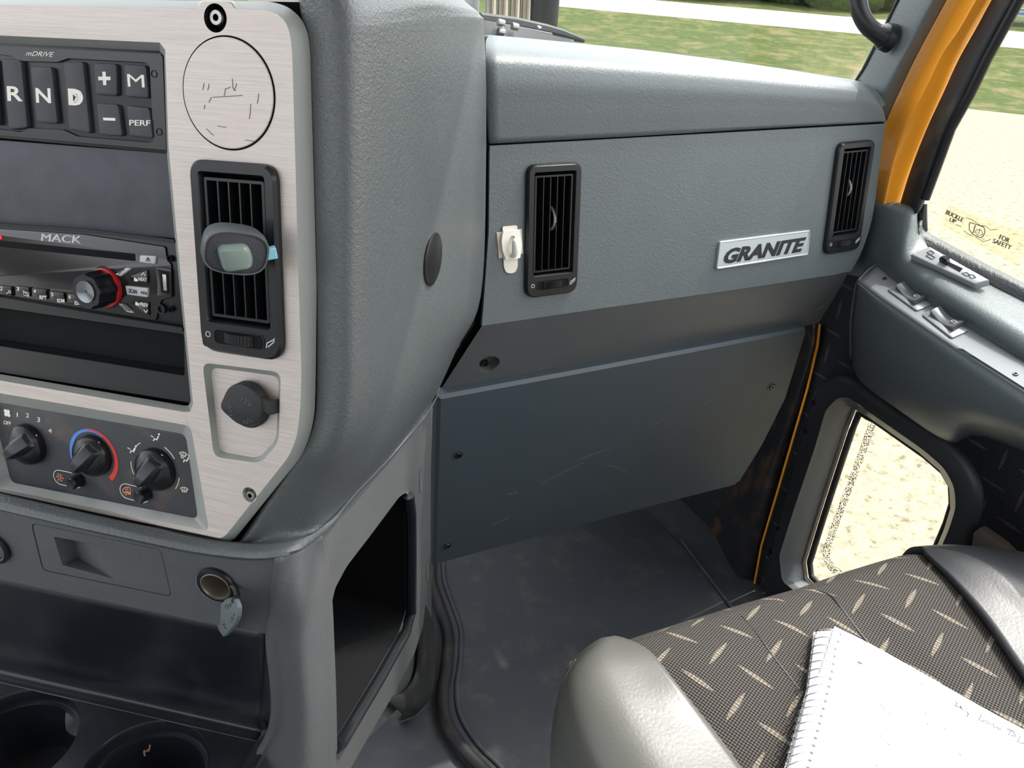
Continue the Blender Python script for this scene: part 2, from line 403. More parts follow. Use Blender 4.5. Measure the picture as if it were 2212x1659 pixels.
ground('far_verge', d_r1, 95, gz, m_grass, 'narrow far strip of grass beyond the road', 'grass', w=150, kind='stuff')
# guardrail
def guardrail():
    t = thing('guardrail', 'grey steel guardrail standing beyond the road', 'guardrail', fw*(d_r1+1.4)+V((0, 0, gz)))
    b = B(); prof = [(-.04, .45), (.04, .52), (-.04, .60), (.04, .68), (-.04, .75)]
    g = [[fw*(d_r1+1.4+a)+rt*x+V((0, 0, gz+z)) for a, z in prof] for x in range(5, 81, 3)]
    C_ = len(prof); b.add([p for r in g for p in r], [[i*C_+j, i*C_+j+1, (i+1)*C_+j+1, (i+1)*C_+j] for i in range(len(g)-1) for j in range(C_-1)])
    obj('rail_beam', b, m_rail, t, solid=.01, recalc=False)
    for x in range(0, 62, 6):
        q = B(); c = fw*(d_r1+1.5)+rt*(x+6)+V((0, 0, gz)); q.add([c+rt*a+fw*d+V((0, 0, z)) for z in (0, .75) for a, d in ((-.08, 0), (.08, 0), (.08, .15), (-.08, .15))], [[0, 1, 2, 3], [4, 5, 6, 7], [0, 1, 5, 4], [1, 2, 6, 5], [2, 3, 7, 6], [3, 0, 4, 7]])
        obj('post', q, m_rail, t)
m_rail = simple('galvanised_rail', G(150, 160, 170), .5, .4)
guardrail()
m_leaf = NT('tree_foliage'); _c = m_leaf.coord(); m_leaf.base(m_leaf.mix(m_leaf.noise(_c, 3, 4, .7), G(30, 50, 22), G(84, 112, 50)), .9); m_leaf.bump(m_leaf.noise(_c, 3, 3), 1, .2); m_leaf = m_leaf.m
m_bark = simple('bark', G(70, 60, 50), .9)
tl = ['dense dark green tree, leftmost behind the guardrail', 'tall rounded green tree second from the left behind the guardrail', 'spreading green tree in the middle behind the guardrail', 'narrow green tree right of the middle behind the guardrail', 'low bushy green tree at the right behind the guardrail', 'broad green tree furthest right behind the guardrail']
def tree(i, x, d, h):
    c = fw*d+rt*x+V((0, 0, gz)); t = thing('tree', tl[i], 'tree', c, group='trees beyond the road'); rr = random.Random(i)
    q = B(); q.tube([c, c+V((0, 0, h*.35)), c+V((.1, 0, h*.6))], [.25, .2, .12], 8); obj('trunk', q, m_bark, t)
    q = B()
    for k in range(9):
        o = c+V((rr.uniform(-1, 1)*h*.32, rr.uniform(-1, 1)*h*.2, h*rr.uniform(.12, .75))); r = h*rr.uniform(.18, .3); n1, n2 = 12, 8; vs = []; fs = []
        for a in range(n2+1):
            for e in range(n1):
                ph, th = math.pi*a/n2, 2*math.pi*e/n1; k2 = r*(1+rr.uniform(-.16, .16)); vs.append(o+V((math.sin(ph)*math.cos(th), math.sin(ph)*math.sin(th), math.cos(ph)))*k2)
        for a in range(n2):
            for e in range(n1): fs.append([a*n1+e, a*n1+(e+1) % n1, (a+1)*n1+(e+1) % n1, (a+1)*n1+e])
        q.add(vs, fs)
    obj('crown', q, m_leaf, t, angle=180)
for i, (x, d, h) in enumerate([(-9, d_r1+7, 7), (-4, d_r1+6, 8), (1.5, d_r1+6.5, 7), (7, d_r1+5.5, 6), (13, d_r1+6.5, 6), (20, d_r1+6, 8)]): tree(i, x, d, h)
# another truck's chrome nose beyond the windshield, top left
ch = PY(1070, 10, 6.5)
t = thing('parked_truck', 'chrome front corner of another parked truck beyond the windshield', 'truck', (ch.x, 6.5, gz))
q = B(); q.add([V((ch.x+a, 6.5+d, z)) for z in (gz+.4, ch.z+1.2) for a, d in ((-1.6, 0), (-.12, 0), (-.12, 2), (-1.6, 2))], [[0, 1, 2, 3], [4, 5, 6, 7], [0, 1, 5, 4], [1, 2, 6, 5], [2, 3, 7, 6], [3, 0, 4, 7]]); obj('body', q, simple('truck_grey_body', G(150, 152, 158), .3, .3), t, bevel=.06)
for k in range(4):
    q = B(); x = ch.x-.10+k*.105; q.tube([(x, 6.35, gz+.6), (x, 6.35, ch.z-.1), (x-.02, 6.38, ch.z+1.0)], .05, 16); obj('chrome_stack', q, m_chrome, t)
q = B(); q.tube([(ch.x+.33, 6.3, ch.z-.5), (ch.x+.35, 6.3, ch.z-.1), (ch.x+.35, 6.3, ch.z+.9)], .11, 16); obj('air_filter_can', q, m_black, t)
# ---- cab shell (light comes in through its openings)
m_head = simple('headliner', G(196, 196, 192), .9)
def slab(name, x0, x1, y0, y1, z0, z1, mat=None):
    b = B(); b.box(x0, x1, y0, y1, z0, z1); o = obj(name, b, mat or m_head, flip=False); tag(o, kind='structure'); return o
slab('ceiling', -1.15, .72, -.9, .80, .62, .66)  # unseen roof; right edge drawn in to shape the sun on the tower
slab('wall_back', -1.15, 1.0, -.95, -.9, -1.05, .30)
slab('wall_left', -1.2, -1.15, -.9, 1.3, -1.05, -.38)
slab('wall_front', -1.2, 1.05, 1.36, 1.40, ZF-.02, -.27, m_rub)
b = B(); b.box(-1.2, .985, -.9, 1.36, ZF-.03, ZF); tag(obj('floor', b, m_mat), kind='structure')
# toe board rising in front of the footwell
b = B(); b.add([(.2, 1.12, ZF), (.985, 1.12, ZF), (.985, 1.36, ZF+.3), (.2, 1.36, ZF+.3)], [[0, 1, 2, 3]]); tag(obj('trim_4', b, m_mat, solid=.01, recalc=False), kind='structure')
# windshield
wsb = [PY(960, 30, 1.10), PY(1060, 78, 1.10), PY(1300, 118, 1.09), PY(1600, 160, 1.06), PY(1852, 182, 1.02)]
b = B(); g = [[p-V((0, 0, .04)) for p in wsb], [V((p.x*.98, p.y-.35, p.z+.62)) for p in wsb]]
b = face_net(g, CAM, 4); o = obj('window_1', b, m_glass, solid=.005, recalc=False); tag(o, kind='structure')
# ---- passenger dash
dash = thing('dashboard', 'grey grained passenger dashboard with rounded top pad and sloping lower edge', 'dashboard', D.o)
seam = [(1058, 312), (1200, 304.5), (1400, 294), (1600, 282), (1750, 273.5), (1850, 268), (1896, 265), (1913, 264)]
sil = [(1049, 74), (1200, 88), (1400, 109), (1600, 135), (1750, 158), (1852, 176), (1888, 200), (1904, 227)]
n_ = len(seam)
rows = [[D.hit(u, v-1.5, .001) for u, v in seam]]
ysil = [.87, .87, .87, .86, .85, .83, .80, .775]
for f_, hh, wy in ((.35, .0, -.03), (.62, 0, -.03), (.82, 0, .07), (.94, 0, .45)):
    r = []
    for (u0, v0), (u1, v1), ys in zip(seam, sil, ysil):
        u, v = u0+(u1-u0)*f_, v0+(v1-v0)*f_; base = D.hit(u, v); y = base.y+(ys-base.y)*wy; r.append(PY(u, v, y))
    rows.append(r)
rows.append([PY(u, v+1, y) for (u, v), y in zip(sil, ysil)])
rows.append([PY(u, v, y)+V((0, .10, -.022)) for (u, v), y in zip(sil, ysil)])
rows.append([PY(u, v, y)+V((0, .26, -.06)) for (u, v), y in zip(sil, ysil)])
rows.append([PY(u, v, y)+V((0, .27, -.10)) for (u, v), y in zip(sil, ysil)]); rows.append([PY(u, v, y)+V((0, .27, -.40)) for (u, v), y in zip(sil, ysil)])  # unseen rear skirt added to keep sun off the footwell floor
net_obj('top_pad', rows, m_plas, dash, 6, .004)
b = B(); b.tube([D.hit(u, v, -.008) for u, v in [(1040, 314)]+seam[:-1]], .006, 8); tag(obj('seam_backing', b, m_gap), kind='structure')  # dark strip added behind the seam to close a bright slit
# face panel (seam -> crease), with holes behind the vents
face = [(1058, 315), (1913, 267), (1904, 318), (1893, 410), (1883, 474), (1871, 516), (1857, 553), (1838, 586), (1800, 594), (1580, 627), (1300, 666), (1041, 704), (1046, 640), (1056, 500)]
ventpx = {'mid': [(1150, 362), (1252, 350), (1240, 632), (1146, 640)], 'right': [(1822, 312), (1888, 304), (1852, 542), (1790, 546)]}
b = B(D); fl = D.L(face); hl = [inset(D.L(ventpx[k]), .003) for k in ventpx]
b.cap_holes(fl, hl, 0); b.loft([[(x, y, -.004) for x, y in fl], [(x, y, 0) for x, y in fl]], 0, False, False)
for h_ in hl: b.loft([[(x, y, 0) for x, y in h_], [(x, y, -.03) for x, y in h_]], 0, False, False)
obj('face_panel', b, m_plas, dash, recalc=False)
# rounded right edge of the dash running back to the door
edge = [(1904, 227), (1913, 266), (1904, 318), (1893, 410), (1883, 474), (1871, 516), (1857, 553), (1838, 586)]
rows = []
for k, (dx, dy) in enumerate(((0, 0), (.004, .004), (.005, .02), (.005, .10))):
    rows.append([D.hit(u, v)+V((dx*.9, dy, 0)) for u, v in edge])
rows[0] = [D.hit(u, v) for u, v in edge]
net_obj('side_return', rows, m_plas, dash, 3, .003, toward=(3, 0, 0))
# lower slope with the recessed screw hole
low = [(1041, 704), (1300, 666), (1580, 627), (1800, 594), (1838, 586)]
ledge = [(946, 851), (1300, 786), (1580, 733), (1700, 711), (1770, 697)]
hole = [(1036, 779), (1052, 770), (1071, 770), (1081, 778), (1076, 790), (1060, 802), (1042, 805), (1035, 794)]
b = B(DL); o_ = DL.L([(1041, 704), (1300, 666), (1580, 627), (1800, 594), (1832, 588), (1815, 622), (1795, 655), (1779, 680), (1768, 698), (1700, 711), (1580, 733), (1300, 786), (946, 851)]); hl = rnd(DL.L(hole), .004, 3)
b.cap_holes(o_, [hl], 0); b.loft([[(x, y, 0) for x, y in hl], [(x, y, -.012) for x, y in hl]], 0, False, True)
obj('lower_slope', b, m_low, dash, recalc=False)
# near-black sheet added as the shade in the gap at the left end
b = B(); 
for (u0, v0, u1, v1) in ((1046, 60, 1064, 330), (1040, 300, 1062, 700), (925, 700, 1050, 900)):
    pass
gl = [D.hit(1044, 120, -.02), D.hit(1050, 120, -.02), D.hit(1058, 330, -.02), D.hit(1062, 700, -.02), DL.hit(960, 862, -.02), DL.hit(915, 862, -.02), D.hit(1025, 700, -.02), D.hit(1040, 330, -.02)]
b.add(gl, [[0, 1, 2, 7], [7, 2, 3, 6], [6, 3, 4, 5]]); tag(obj('gap_shade', b, m_gap, solid=.01, recalc=False), kind='structure')
def hexscrew(board, u, v, r, h, name, label, parent=None, mat=None, grp=None, cat_='screw', tilt=0):
    c = board.p(u, v, h); b = B(board)
    b.lathe([(r, h-.003), (r, h), (r*.88, h+r*.28), (r*.5, h+r*.3)], c, 24, cap=False)
    b.lathe([(r*.5, h+r*.3), (r*.42, h-r*.15)], c, 6, cap=True)
    if parent is None: o = obj(name, b, mat or m_screw, None, board.W(c[0], c[1], h), board.rot(), angle=30); tag(o, label, cat_, grp)
    else: o = obj(name, b, mat or m_screw, parent, angle=30)
    return o
hexscrew(DL, 1047, 785, .0052, -.010, 'screw', 'dark screw deep in the recess on the sloping lower dash', grp='dash screws')
# vent hole ring on the right lower slope
b = B(DL); c = DL.p(1768, 662, .0005); b.lathe([(.011, 0), (.011, .0008), (.0095, .0008), (.0088, -.001)], c, 28, sx=1.15, sy=.8); tag(obj('round_plug', b, m_low, None, DL.at(1768, 662), DL.rot()), 'faint round plug moulded at the right end of the lower dash slope', 'plug')
# ---- knee panel
knee = thing('knee_panel', 'dark scratched removable knee panel held by screws under the dash', 'panel', K.at(1240, 960))
kn = [(946, 858), (1300, 793), (1580, 740), (1742, 709), (1745, 716), (1700, 860), (1650, 960), (1600, 1040), (1585, 1051), (1400, 1098), (1200, 1152), (1050, 1192), (936, 1224)]
b = B(K); kl = K.L(kn); q = [(x, y, 0) for x, y in kl]; b.loft([[(x, y, -.016) for x, y in kl], [(x, y, -.004) for x, y in kl], [(x, y, 0) for x, y in inset(kl, .004)]], 0, False, True)
kb = obj('panel_board', b, m_knee, knee, angle=25)
for (u, v) in ((990, 984), (966, 1180), (1668, 836)):
    bb = B(K); c = K.p(u, v, .001); bb.lathe([(.0075, -.001), (.0075, .0008), (.0062, .0008), (.0058, -.0005)], c, 24, cap=False); ob_ = obj('countersink', bb, m_knee, knee)
    hexscrew(K, u, v, .0045, .001, 'screw', None, knee)
# pale scuff marks on the knee panel
m_scuff = simple('scuff', G(96, 96, 92), .8)
for (u0, v0, u1, v1, cv) in ((1310, 1005, 1355, 1022, 4), (1295, 1045, 1325, 1078, 5), (1242, 996, 1318, 968, 0), (1095, 1068, 1118, 1063, 0), (1258, 897, 1278, 850, 0), (1170, 1045, 1260, 1000, 3), (1060, 1135, 1100, 1118, 0), (1405, 925, 1433, 904, 0), (1512, 877, 1542, 862, 0), (1498, 960, 1512, 930, 0), (1145, 870, 1150, 885, 0)):
    c0, c1 = K.p(u0, v0, .0002), K.p(u1, v1, .0002); mid = ((c0[0]+c1[0])/2+cv*.0003, (c0[1]+c1[1])/2+cv*.0006); b = B(K); b.stroke([c0, mid, c1], .0006, .0001, .0004); obj('scuff_mark', b, m_scuff, knee)
# ---- centre tower
YB = lambda b_, u, v, h=0: b_.hit(u, v, h).y
def midE(u, v): return (F.hit(u, v)+Lb.hit(u, v))/2
ST = [
 ((652, -70), (720, -75), (800, -80), (870, -85), (925, -95), .70),
 ((660, 20), (750, 10), (850, 0), (940, -6), (1000, -2), .725),
 ((668, 60), (760, 50), (860, 38), (955, 25), (1037, 32), .735),
 ((672, 110), (762, 100), (862, 92), (960, 85), (1047, 78), .74),
 ((680, 350), (765, 350), (860, 350), (960, 350), (1050, 350), .74),
 ((687, 640), (765, 650), (850, 660), (945, 655), (1039, 640), .735),
 ((689, 790), (765, 815), (840, 825), (915, 805), (988, 752), .733),
 ((686, 890), (750, 920), (810, 930), (872, 915), (933, 866), 'L'),
 ((669, 950), (715, 990), (762, 1005), (805, 1003), (845, 982), 'L'),
 ((640, 1000), (675, 1045), (706, 1067), (732, 1076), (757, 1076), 'L'),
 ((580, 1090), (612, 1120), (640, 1140), (662, 1150), (690, 1150), 'M'),
 ((513, 1175), (535, 1184), (555, 1190), (580, 1196), (602, 1198), 'F'),
 ((441, 1164), (445, 1173), (448, 1180), (452, 1187), (456, 1194), 'F'),
 ((220, 1118), (221, 1126), (222, 1133), (224, 1140), (226, 1147), 'F'),
 ((-4, 1066), (-3, 1074), (-2, 1081), (-1, 1088), (0, 1095), 'F'),
 ((-110, 1044), (-109, 1050), (-108, 1056), (-107, 1062), (-106, 1070), 'F')]
rows = []; Eline = []
for k, st in enumerate(ST):
    A = S.hit(*st[0], -.011); e = st[5]
    E_ = Lb.hit(*st[4]) if e == 'L' else F.hit(*st[4]) if e == 'F' else Lb.hit(*st[4]) if e == 'M' else PY(*st[4], e)
    dy = E_.y-A.y; w = (-.05, .10, .45) if e not in ('F', 'M') else (-.5, -.6, 0) if e == 'M' else (.25, .5, .75)
    r = [S.hit(st[0][0]-14, st[0][1]-6, -.03), A]+[PY(*st[1+i], A.y+dy*w[i]) for i in range(3)]+[E_]
    if e not in ('F', 'M') and k < 9: r[2] = S.hit(st[1][0], st[1][1], -.012)
    if e == 'F':
        r = [S.hit(st[0][0]-3, st[0][1]-10, -.03), A]+[A.lerp(E_, f_)+S.n*s_ for f_, s_ in ((.25, -.005), (.5, -.006), (.75, -.003))]+[E_]
    r.append(E_+(V((0, .05, -.01)) if e not in ('F', 'M', 'L') else -F.n*.012)); rows.append(r); Eline.append(E_)
tower = thing('centre_tower', 'rounded grey grained tower wrapped around the metal instrument fascia', 'console', Eline[5])
net_obj('tower_shell', rows, m_tower, tower, 6, .003)
b = B(); c = PY(935, 560, .62); ax = (rows[4][5]-rows[4][4]).normalized(); ax.z = 0
cap_n = V((rows[5][5].y-rows[5][4].y, -(rows[5][5].x-rows[5][4].x), .0)).normalized()
Pc = rows[4][4].lerp(rows[5][4], .66)
CB = Board(Pc, V((-cap_n.y, cap_n.x, 0)), cap_n)
c3 = fit3(CB.p(935, 503, .004), CB.p(911, 560, .004), CB.p(933, 618, .004))
# ---- lower console: front face, pillar, side with cubby
lower = thing('lower_console', 'grey lower console with open side cubby, drawer front and tray recess', 'console', F.at(500, 1300))
bot = [(0, 1250), (120, 1275), (300, 1315), (450, 1346), (581, 1370)]
ftop = [(-106, 1070), (0, 1095), (226, 1147), (456, 1194), (602, 1198)]
fh = [F.L([(419, 1240), (455, 1228), (494, 1244), (506, 1280), (494, 1306), (452, 1302), (428, 1278)])]
fh = [circ(F.p(465, 1267), .017, 24)]
dr = rnd(F.L([(66, 1129), (348, 1187), (371, 1290), (92, 1233)]), .006, 4)
b = B(F); fo = F.L(ftop+[(592, 1290), (581, 1370)]+bot[::-1][1:]+[(-110, 1226)])
b.cap_holes(fo, fh+[dr], 0); b.loft([[(x, y, 0) for x, y in F.L([(-110, 1226)]+bot)], [(x, y, -.03) for x, y in F.L([(-110, 1226)]+bot)]], 0, False, False, closed=False)
b.loft([[(x, y, 0) for x, y in dr], [(x, y, -.008) for x, y in dr]], 0, False, False)
obj('front_face', b, m_low, lower, recalc=False)
FS = [(602, 1198), (592, 1290), (581, 1370), (590, 1470), (592, 1540), (578, 1595), (540, 1659), (470, 1760)]
MS = [(650, 1180), (650, 1290), (648, 1370), (652, 1470), (655, 1550), (650, 1620), (640, 1690), (630, 1780)]
LS = [(690, 1150), (705, 1225), (712, 1310), (716, 1400), (720, 1500), (722, 1600), (724, 1680), (728, 1790)]
rows = []
for f_, m_, l_ in zip(FS, MS, LS):
    a, c = F.hit(*f_), Lb.hit(*l_); a2, c2 = F.hit(f_[0]+22, f_[1]-3), Lb.hit(l_[0]-16, l_[1]+4)
    mm = midE(*m_); mt = mm.length+.003
    if f_[1] < 1200:
        a, c = Eline[11], Eline[10]; a2, c2 = a.lerp(c, .25), a.lerp(c, .75); m_ = None
    rows.append([a+(-F.n*.03 if f_[1] > 1365 else -F.n*.004), a, a2, a.lerp(c, .5)+V((0, -.001, 0)) if m_ is None else ray(*m_)*mt, c2, c])
net_obj('corner_pillar', rows, m_low, lower, 6, .003)
cub = [(876, 1064), (884, 1072), (886, 1200), (886, 1320), (872, 1368), (820, 1460), (760, 1560), (731, 1610), (723, 1606), (720, 1500), (716, 1400), (714, 1316), (724, 1270), (750, 1222), (800, 1157), (862, 1074)]
side = [(933, 867), (931, 1000), (930, 1197), (924, 1254), (914, 1352), (896, 1410), (850, 1500), (800, 1585), (740, 1690), (700, 1790), (728, 1790), (724, 1680), (722, 1640), (716, 1600), (714, 1500), (711, 1400), (708, 1310), (702, 1225), (690, 1150), (757, 1076), (845, 982)]
b = B(Lb); so = Lb.L(side); ch_ = rnd(Lb.L(cub), .004, 2)
b.cap_holes(so, [ch_], 0); b.loft([[(x, y, 0) for x, y in ch_], [(x, y, -.006) for x, y in ch_]], 0, False, False)
b.loft([[(x, y, -.02) for x, y in so], [(x, y, 0) for x, y in so]], 0, False, False)
obj('side_face', b, m_low, lower, recalc=False)
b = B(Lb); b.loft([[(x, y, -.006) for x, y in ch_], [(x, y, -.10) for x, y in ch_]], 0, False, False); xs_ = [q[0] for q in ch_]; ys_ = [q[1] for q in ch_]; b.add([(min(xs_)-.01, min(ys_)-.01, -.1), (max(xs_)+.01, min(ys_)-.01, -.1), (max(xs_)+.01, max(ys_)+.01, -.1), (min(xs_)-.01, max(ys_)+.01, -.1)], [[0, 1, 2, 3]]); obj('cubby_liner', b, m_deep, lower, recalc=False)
b = B(Lb); lip = [(882, 1070), (887, 1110), (888, 1200), (888, 1322), (876, 1366), (850, 1412), (822, 1462), (790, 1515), (762, 1562), (736, 1606), (725, 1614)]
b.tube([Lb.p(u, v, .001)+(.001,) for u, v in lip], .0065, 10); obj('cubby_lip', b, m_bsat, lower)
# two oval openings at the edge of the side
for (u, v, nm) in ((910, 1034, 0), (924, 1230, 0)):
    b = B(Lb); c = Lb.p(u, v, .0003); b.lathe([(.010, 0), (.010, .0006), (.007, .0004), (.003, -.002)], c, 20, sx=.62, sy=2.0); obj('slot_recess', b, m_gap if False else m_low, lower)
# base flange of the console on the floor
b = B(); base_o = [(780, 1560), (850, 1545), (893, 1518), (918, 1465), (922, 1390), (918, 1330)]
fl = [(860, 1552), (880, 1545), (900, 1535), (925, 1500), (932, 1440), (930, 1380), (925, 1330)]
r0 = [Lb.hit(u-26, v-40, -.015) for u, v in fl]; r1 = [Lb.hit(u, v, -.03) for u, v in fl]
r2 = [PZ(u+2, v+6, ZF+.004) for u, v in fl]
net_obj('base_flange', [r0, [a.lerp(c, .5)+V((.01, -.01, 0)) for a, c in zip(r0, r2)], r2], m_rub, lower, 4, .004)
b = B(); u_ = [(905, 1240), (932, 1240), (932, 1330), (925, 1400), (905, 1480), (860, 1530), (790, 1600), (765, 1610), (895, 1380)]
b = B(Lb); b.loft([[(x, y, -.06) for x, y in Lb.L(u_, -.022)], [(x, y, -.022) for x, y in Lb.L(u_, -.022)]], 0, False, True); obj('inner_wall', b, m_low, lower)
# ================================================================== centre stack
# --- metal fascia plate
OO = [(-150, -6), (428, 1), (436, 1), (496, 1), (504, 2), (585, 3), (622, 14), (650, 38), (665, 70), (670, 110), (677, 350), (684, 620), (682, 820), (680, 892), (671, 938), (652, 985), (507, 1164), (492, 1172), (443, 1160), (220, 1114), (0, 1066), (-150, 1032)]
II = [(-150, 8), (428, 19), (434, 5), (498, 5), (506, 20), (575, 22), (600, 30), (618, 48), (627, 75), (631, 112), (638, 350), (645, 620), (651, 800), (649, 880), (641, 945), (625, 985), (490, 1154), (478, 1163), (443, 1156), (220, 1110), (0, 1062), (-150, 1028)]
H1f = [(-150, 70), (345, 92), (357, 108), (364, 316), (384, 529), (417, 872), (411, 889), (398, 890), (0, 822), (-150, 798)]
H1b = [(-150, 91), (345, 111), (353, 122), (359, 316), (379, 529), (412, 866), (407, 876), (398, 876), (0, 808), (-150, 784)]
H2f = [(-42, 842), (412, 920), (452, 1148), (-6, 1054)]
H2b = [(-20, 866), (401, 938), (428, 1121), (24, 1042)]
H3f = [(437, 783), (607, 804), (602, 955), (563, 1001), (462, 987)]
H3b = [(455, 793), (603, 813), (597, 950), (558, 990), (474, 975)]
bz = thing('fascia_plate', 'brushed metal instrument fascia with painted grey sloping edge', 'fascia', S.at(500, 400), S.rot())
b = B(S); o0, o1 = rnd(S.L(OO, -.011), .010, 4), rnd(S.L(II, 0), .008, 4)
def holeset(f_, k_, h, r):
    a = rnd(S.L(f_, 0), r, 4); c = rnd(S.L(k_, h), r, 4); return a, c
h1 = (S.L(H1f, 0), S.L(H1b, -.010)); h2 = holeset(H2f, H2b, -.007, .006); h3 = holeset(H3f, H3b, -.006, .007)
s1c, s2c = S.p(465, 39), S.p(539, 1069)
hs1, hs2 = circ(s1c, .0086, 28), circ(s2c, .0062, 28)
vh = rnd(S.L([(412, 352), (584, 364), (600, 776), (438, 748)], 0), .004, 3); b.cap_holes(o1, [h1[0], h2[0], h3[0], hs1, hs2, vh], 0, 0); b.loft([[(x, y, 0) for x, y in vh], [(x, y, -.011) for x, y in vh]], 1, False, False)
b.loft([[(x, y, -.011) for x, y in o0], [(x, y, -.0010) for x, y in inset(o1, -.0008)], [(x, y, 0) for x, y in o1]], 1, False, False)
for (a, c), h, capit in ((h1, -.010, False), (h2, -.007, False), (h3, -.006, True)):
    b.loft([[(x, y, 0) for x, y in a], [(x, y, h) for x, y in c]], 1, False, False)
    if capit: b.cap_holes(c, [], h, 0)
b.loft([[(x, y, 0) for x, y in hs1], [(x, y, -.012) for x, y in circ(s1c, .0076, 28)]], 2, False, True)
b.loft([[(x, y, 0) for x, y in hs2], [(x, y, -.006) for x, y in circ(s2c, .0054, 28)]], 1, False, True)
obj('face_plate', b, [m_brush, m_chamf, m_black], bz, recalc=False, angle=25)
def ringscrew(u, v, r, h, label):
    c = S.p(u, v, h); b = B(S); b.lathe([(r, h-.006), (r, h), (r*.85, h+r*.2), (r*.42, h+r*.2)], c, 28, cap=False); b.lathe([(r*.42, h+r*.2), (r*.38, h-.002)], c, 6, mi=1)
    o = obj('screw', b, [m_steel, m_deep], None, S.W(c[0], c[1], h), S.rot(), angle=30); tag(o, label, 'screw', 'fascia screws')
ringscrew(468, 38, .0052, -.004, 'bright hex socket screw in the dark recess at the top of the metal fascia')
ringscrew(541, 1070, .0042, -.003, 'dull steel socket screw near the bottom corner of the metal fascia')
# dark seam behind everything in the stack
b = B(S); bl = S.L([(-170, -10), (672, 5), (690, 880), (520, 1175), (-170, 1040)], -.022); b.loft([[(x, y, -.03) for x, y in bl], [(x, y, -.022) for x, y in bl]], 0, False, True)
tag(obj('trim_6', b, m_gap), kind='structure')
# --- round knock-out disc
c = fit3(S.p(497, 79), S.p(397, 200), S.p(498, 323)); b = B(S)
b.lathe([(c[1]+.0006, .0001), (c[1]+.0006, .0002), (c[1]-.0006, .0003)], c[0], 72, mi=1, cap=False)
b.lathe([(c[1]-.0005, 0), (c[1]-.0005, .0008), (c[1]-.001, .0011)], c[0], 72)
o = obj('blanking_disc', b, [m_brush, m_gap], None, S.W(*c[0]), S.rot(), angle=30); tag(o, 'large round scratched brushed metal blanking disc set in the fascia', 'disc')
dk = simple('scratch', G(92, 88, 90), .7)
for (u0, v0, u1, v1) in ((460, 210, 524, 206), (484, 209, 487, 192), (487, 192, 498, 188), (502, 170, 503, 190), (503, 190, 510, 196), (438, 194, 441, 180), (449, 195, 452, 181), (457, 210, 451, 221), (559, 202, 556, 224), (542, 224, 539, 257), (446, 278, 462, 293), (530, 302, 549, 305), (441, 236, 443, 226), (505, 196, 512, 180), (470, 272, 489, 275)):
    q = B(S); q.stroke([S.p(u0, v0, .001), S.p((u0+u1)/2+.5, (v0+v1)/2+.5, .001), S.p(u1, v1, .001)], .00042, .0009, .0013); obj('scratch', q, dk, o)
# --- gear selector keypad
hk = -.008
kp = thing('gear_selector', 'black push button gear selector keypad in the top of the fascia', 'keypad', S.at(180, 210, hk), S.rot())
ho = S.L([(-120, 84), (348, 112), (359, 122), (367, 332), (-120, 288)], hk); b = B(S)
b.prism(rnd(ho, .004), -.02, hk-.001, .0006); obj('housing', b, m_black, kp)
b = B(S); oi = S.L([(-120, 100), (27, 121), (50, 132), (127, 134), (150, 126), (318, 135), (326, 142), (334, 306), (322, 308), (170, 295), (140, 281), (65, 277), (50, 286), (-120, 262)], hk)
ou = S.L([(-120, 94), (348, 117), (354, 124), (362, 324), (-120, 281)], hk)
b.cap_holes(ou, [rnd(oi, .0015, 2)], hk+.0012); ri = rnd(oi, .0015, 2)
b.loft([[(x, y, hk+.0012) for x, y in ri], [(x, y, hk-.002) for x, y in inset(ri, .0006)]], 0, False, False); b.loft([[(x, y, hk-.002) for x, y in ou], [(x, y, hk+.0012) for x, y in inset(ou, .0005)]], 0, False, False)
obj('surround', b, m_bsat, kp, recalc=False)
m_key = grained('worn_key_rubber', G(44, 47, 54), .55, 900, .25, .0003, (G(96, 92, 88), .25))
def key(pts, txt, tpx, worn=0, bold=.02):
    l = rnd(S.L(pts, hk+.002), .0022, 4); b = B(S); b.prism(l, hk-.002, hk+.0026, .0009); k_ = obj('key', b, m_key, kp)
    if txt: t_ = B(S); t_.txtpx(txt, *tpx, hk+.0026, bold=bold); obj('legend', t_, m_white, k_, angle=10)
    return k_
key([(-58, 124), (-12, 127), (-2, 270), (-42, 268)], None, None)
key([(4, 127), (46, 130), (60, 276), (20, 280)], 'R', ((17, 218), (50, 219), (15, 186)))
key([(66, 143), (112, 145), (125, 267), (80, 264)], 'N', ((79, 222), (111, 223), (77, 190)))
kd_ = key([(138, 134), (180, 133), (195, 288), (150, 280)], 'D', ((149, 227), (181, 229), (147, 191)), bold=.07)
b = B(S); b.stroke([S.p(156, 200, hk+.003), S.p(172, 214, hk+.003), S.p(160, 222, hk+.003), S.p(174, 198, hk+.003)], .0016, hk+.0026, hk+.003); obj('worn_patch', b, m_white, kd_)
key([(204, 136), (252, 138), (254, 207), (208, 204)], '+', ((214, 184), (240, 184), (212, 155)), bold=.03)
key([(269, 139), (316, 142), (322, 212), (273, 209)], 'M', ((277, 187), (313, 189), (275, 160)), bold=0)
key([(209, 223), (256, 226), (265, 294), (216, 291)], '-', ((224, 260), (250, 261), (223, 254)))
key([(274, 228), (323, 233), (331, 299), (281, 294)], 'PERF', ((280, 271), (325, 272), (280, 259)), bold=.01)
b = B(S); b.txtpx('mDRIVE', (56, 120), (116, 123), (58, 110), hk+.0012, shear=.25); obj('legend', b, m_white, kp)
for u, v in ((336, 160), (347, 285)):
    b = B(S); b.lathe([(.0024, hk+.001), (.0024, hk+.0016), (.0021, hk+.0016), (.0020, hk-.001)], S.p(u, v, hk), 20); obj('screw_hole', b, m_deep, kp)
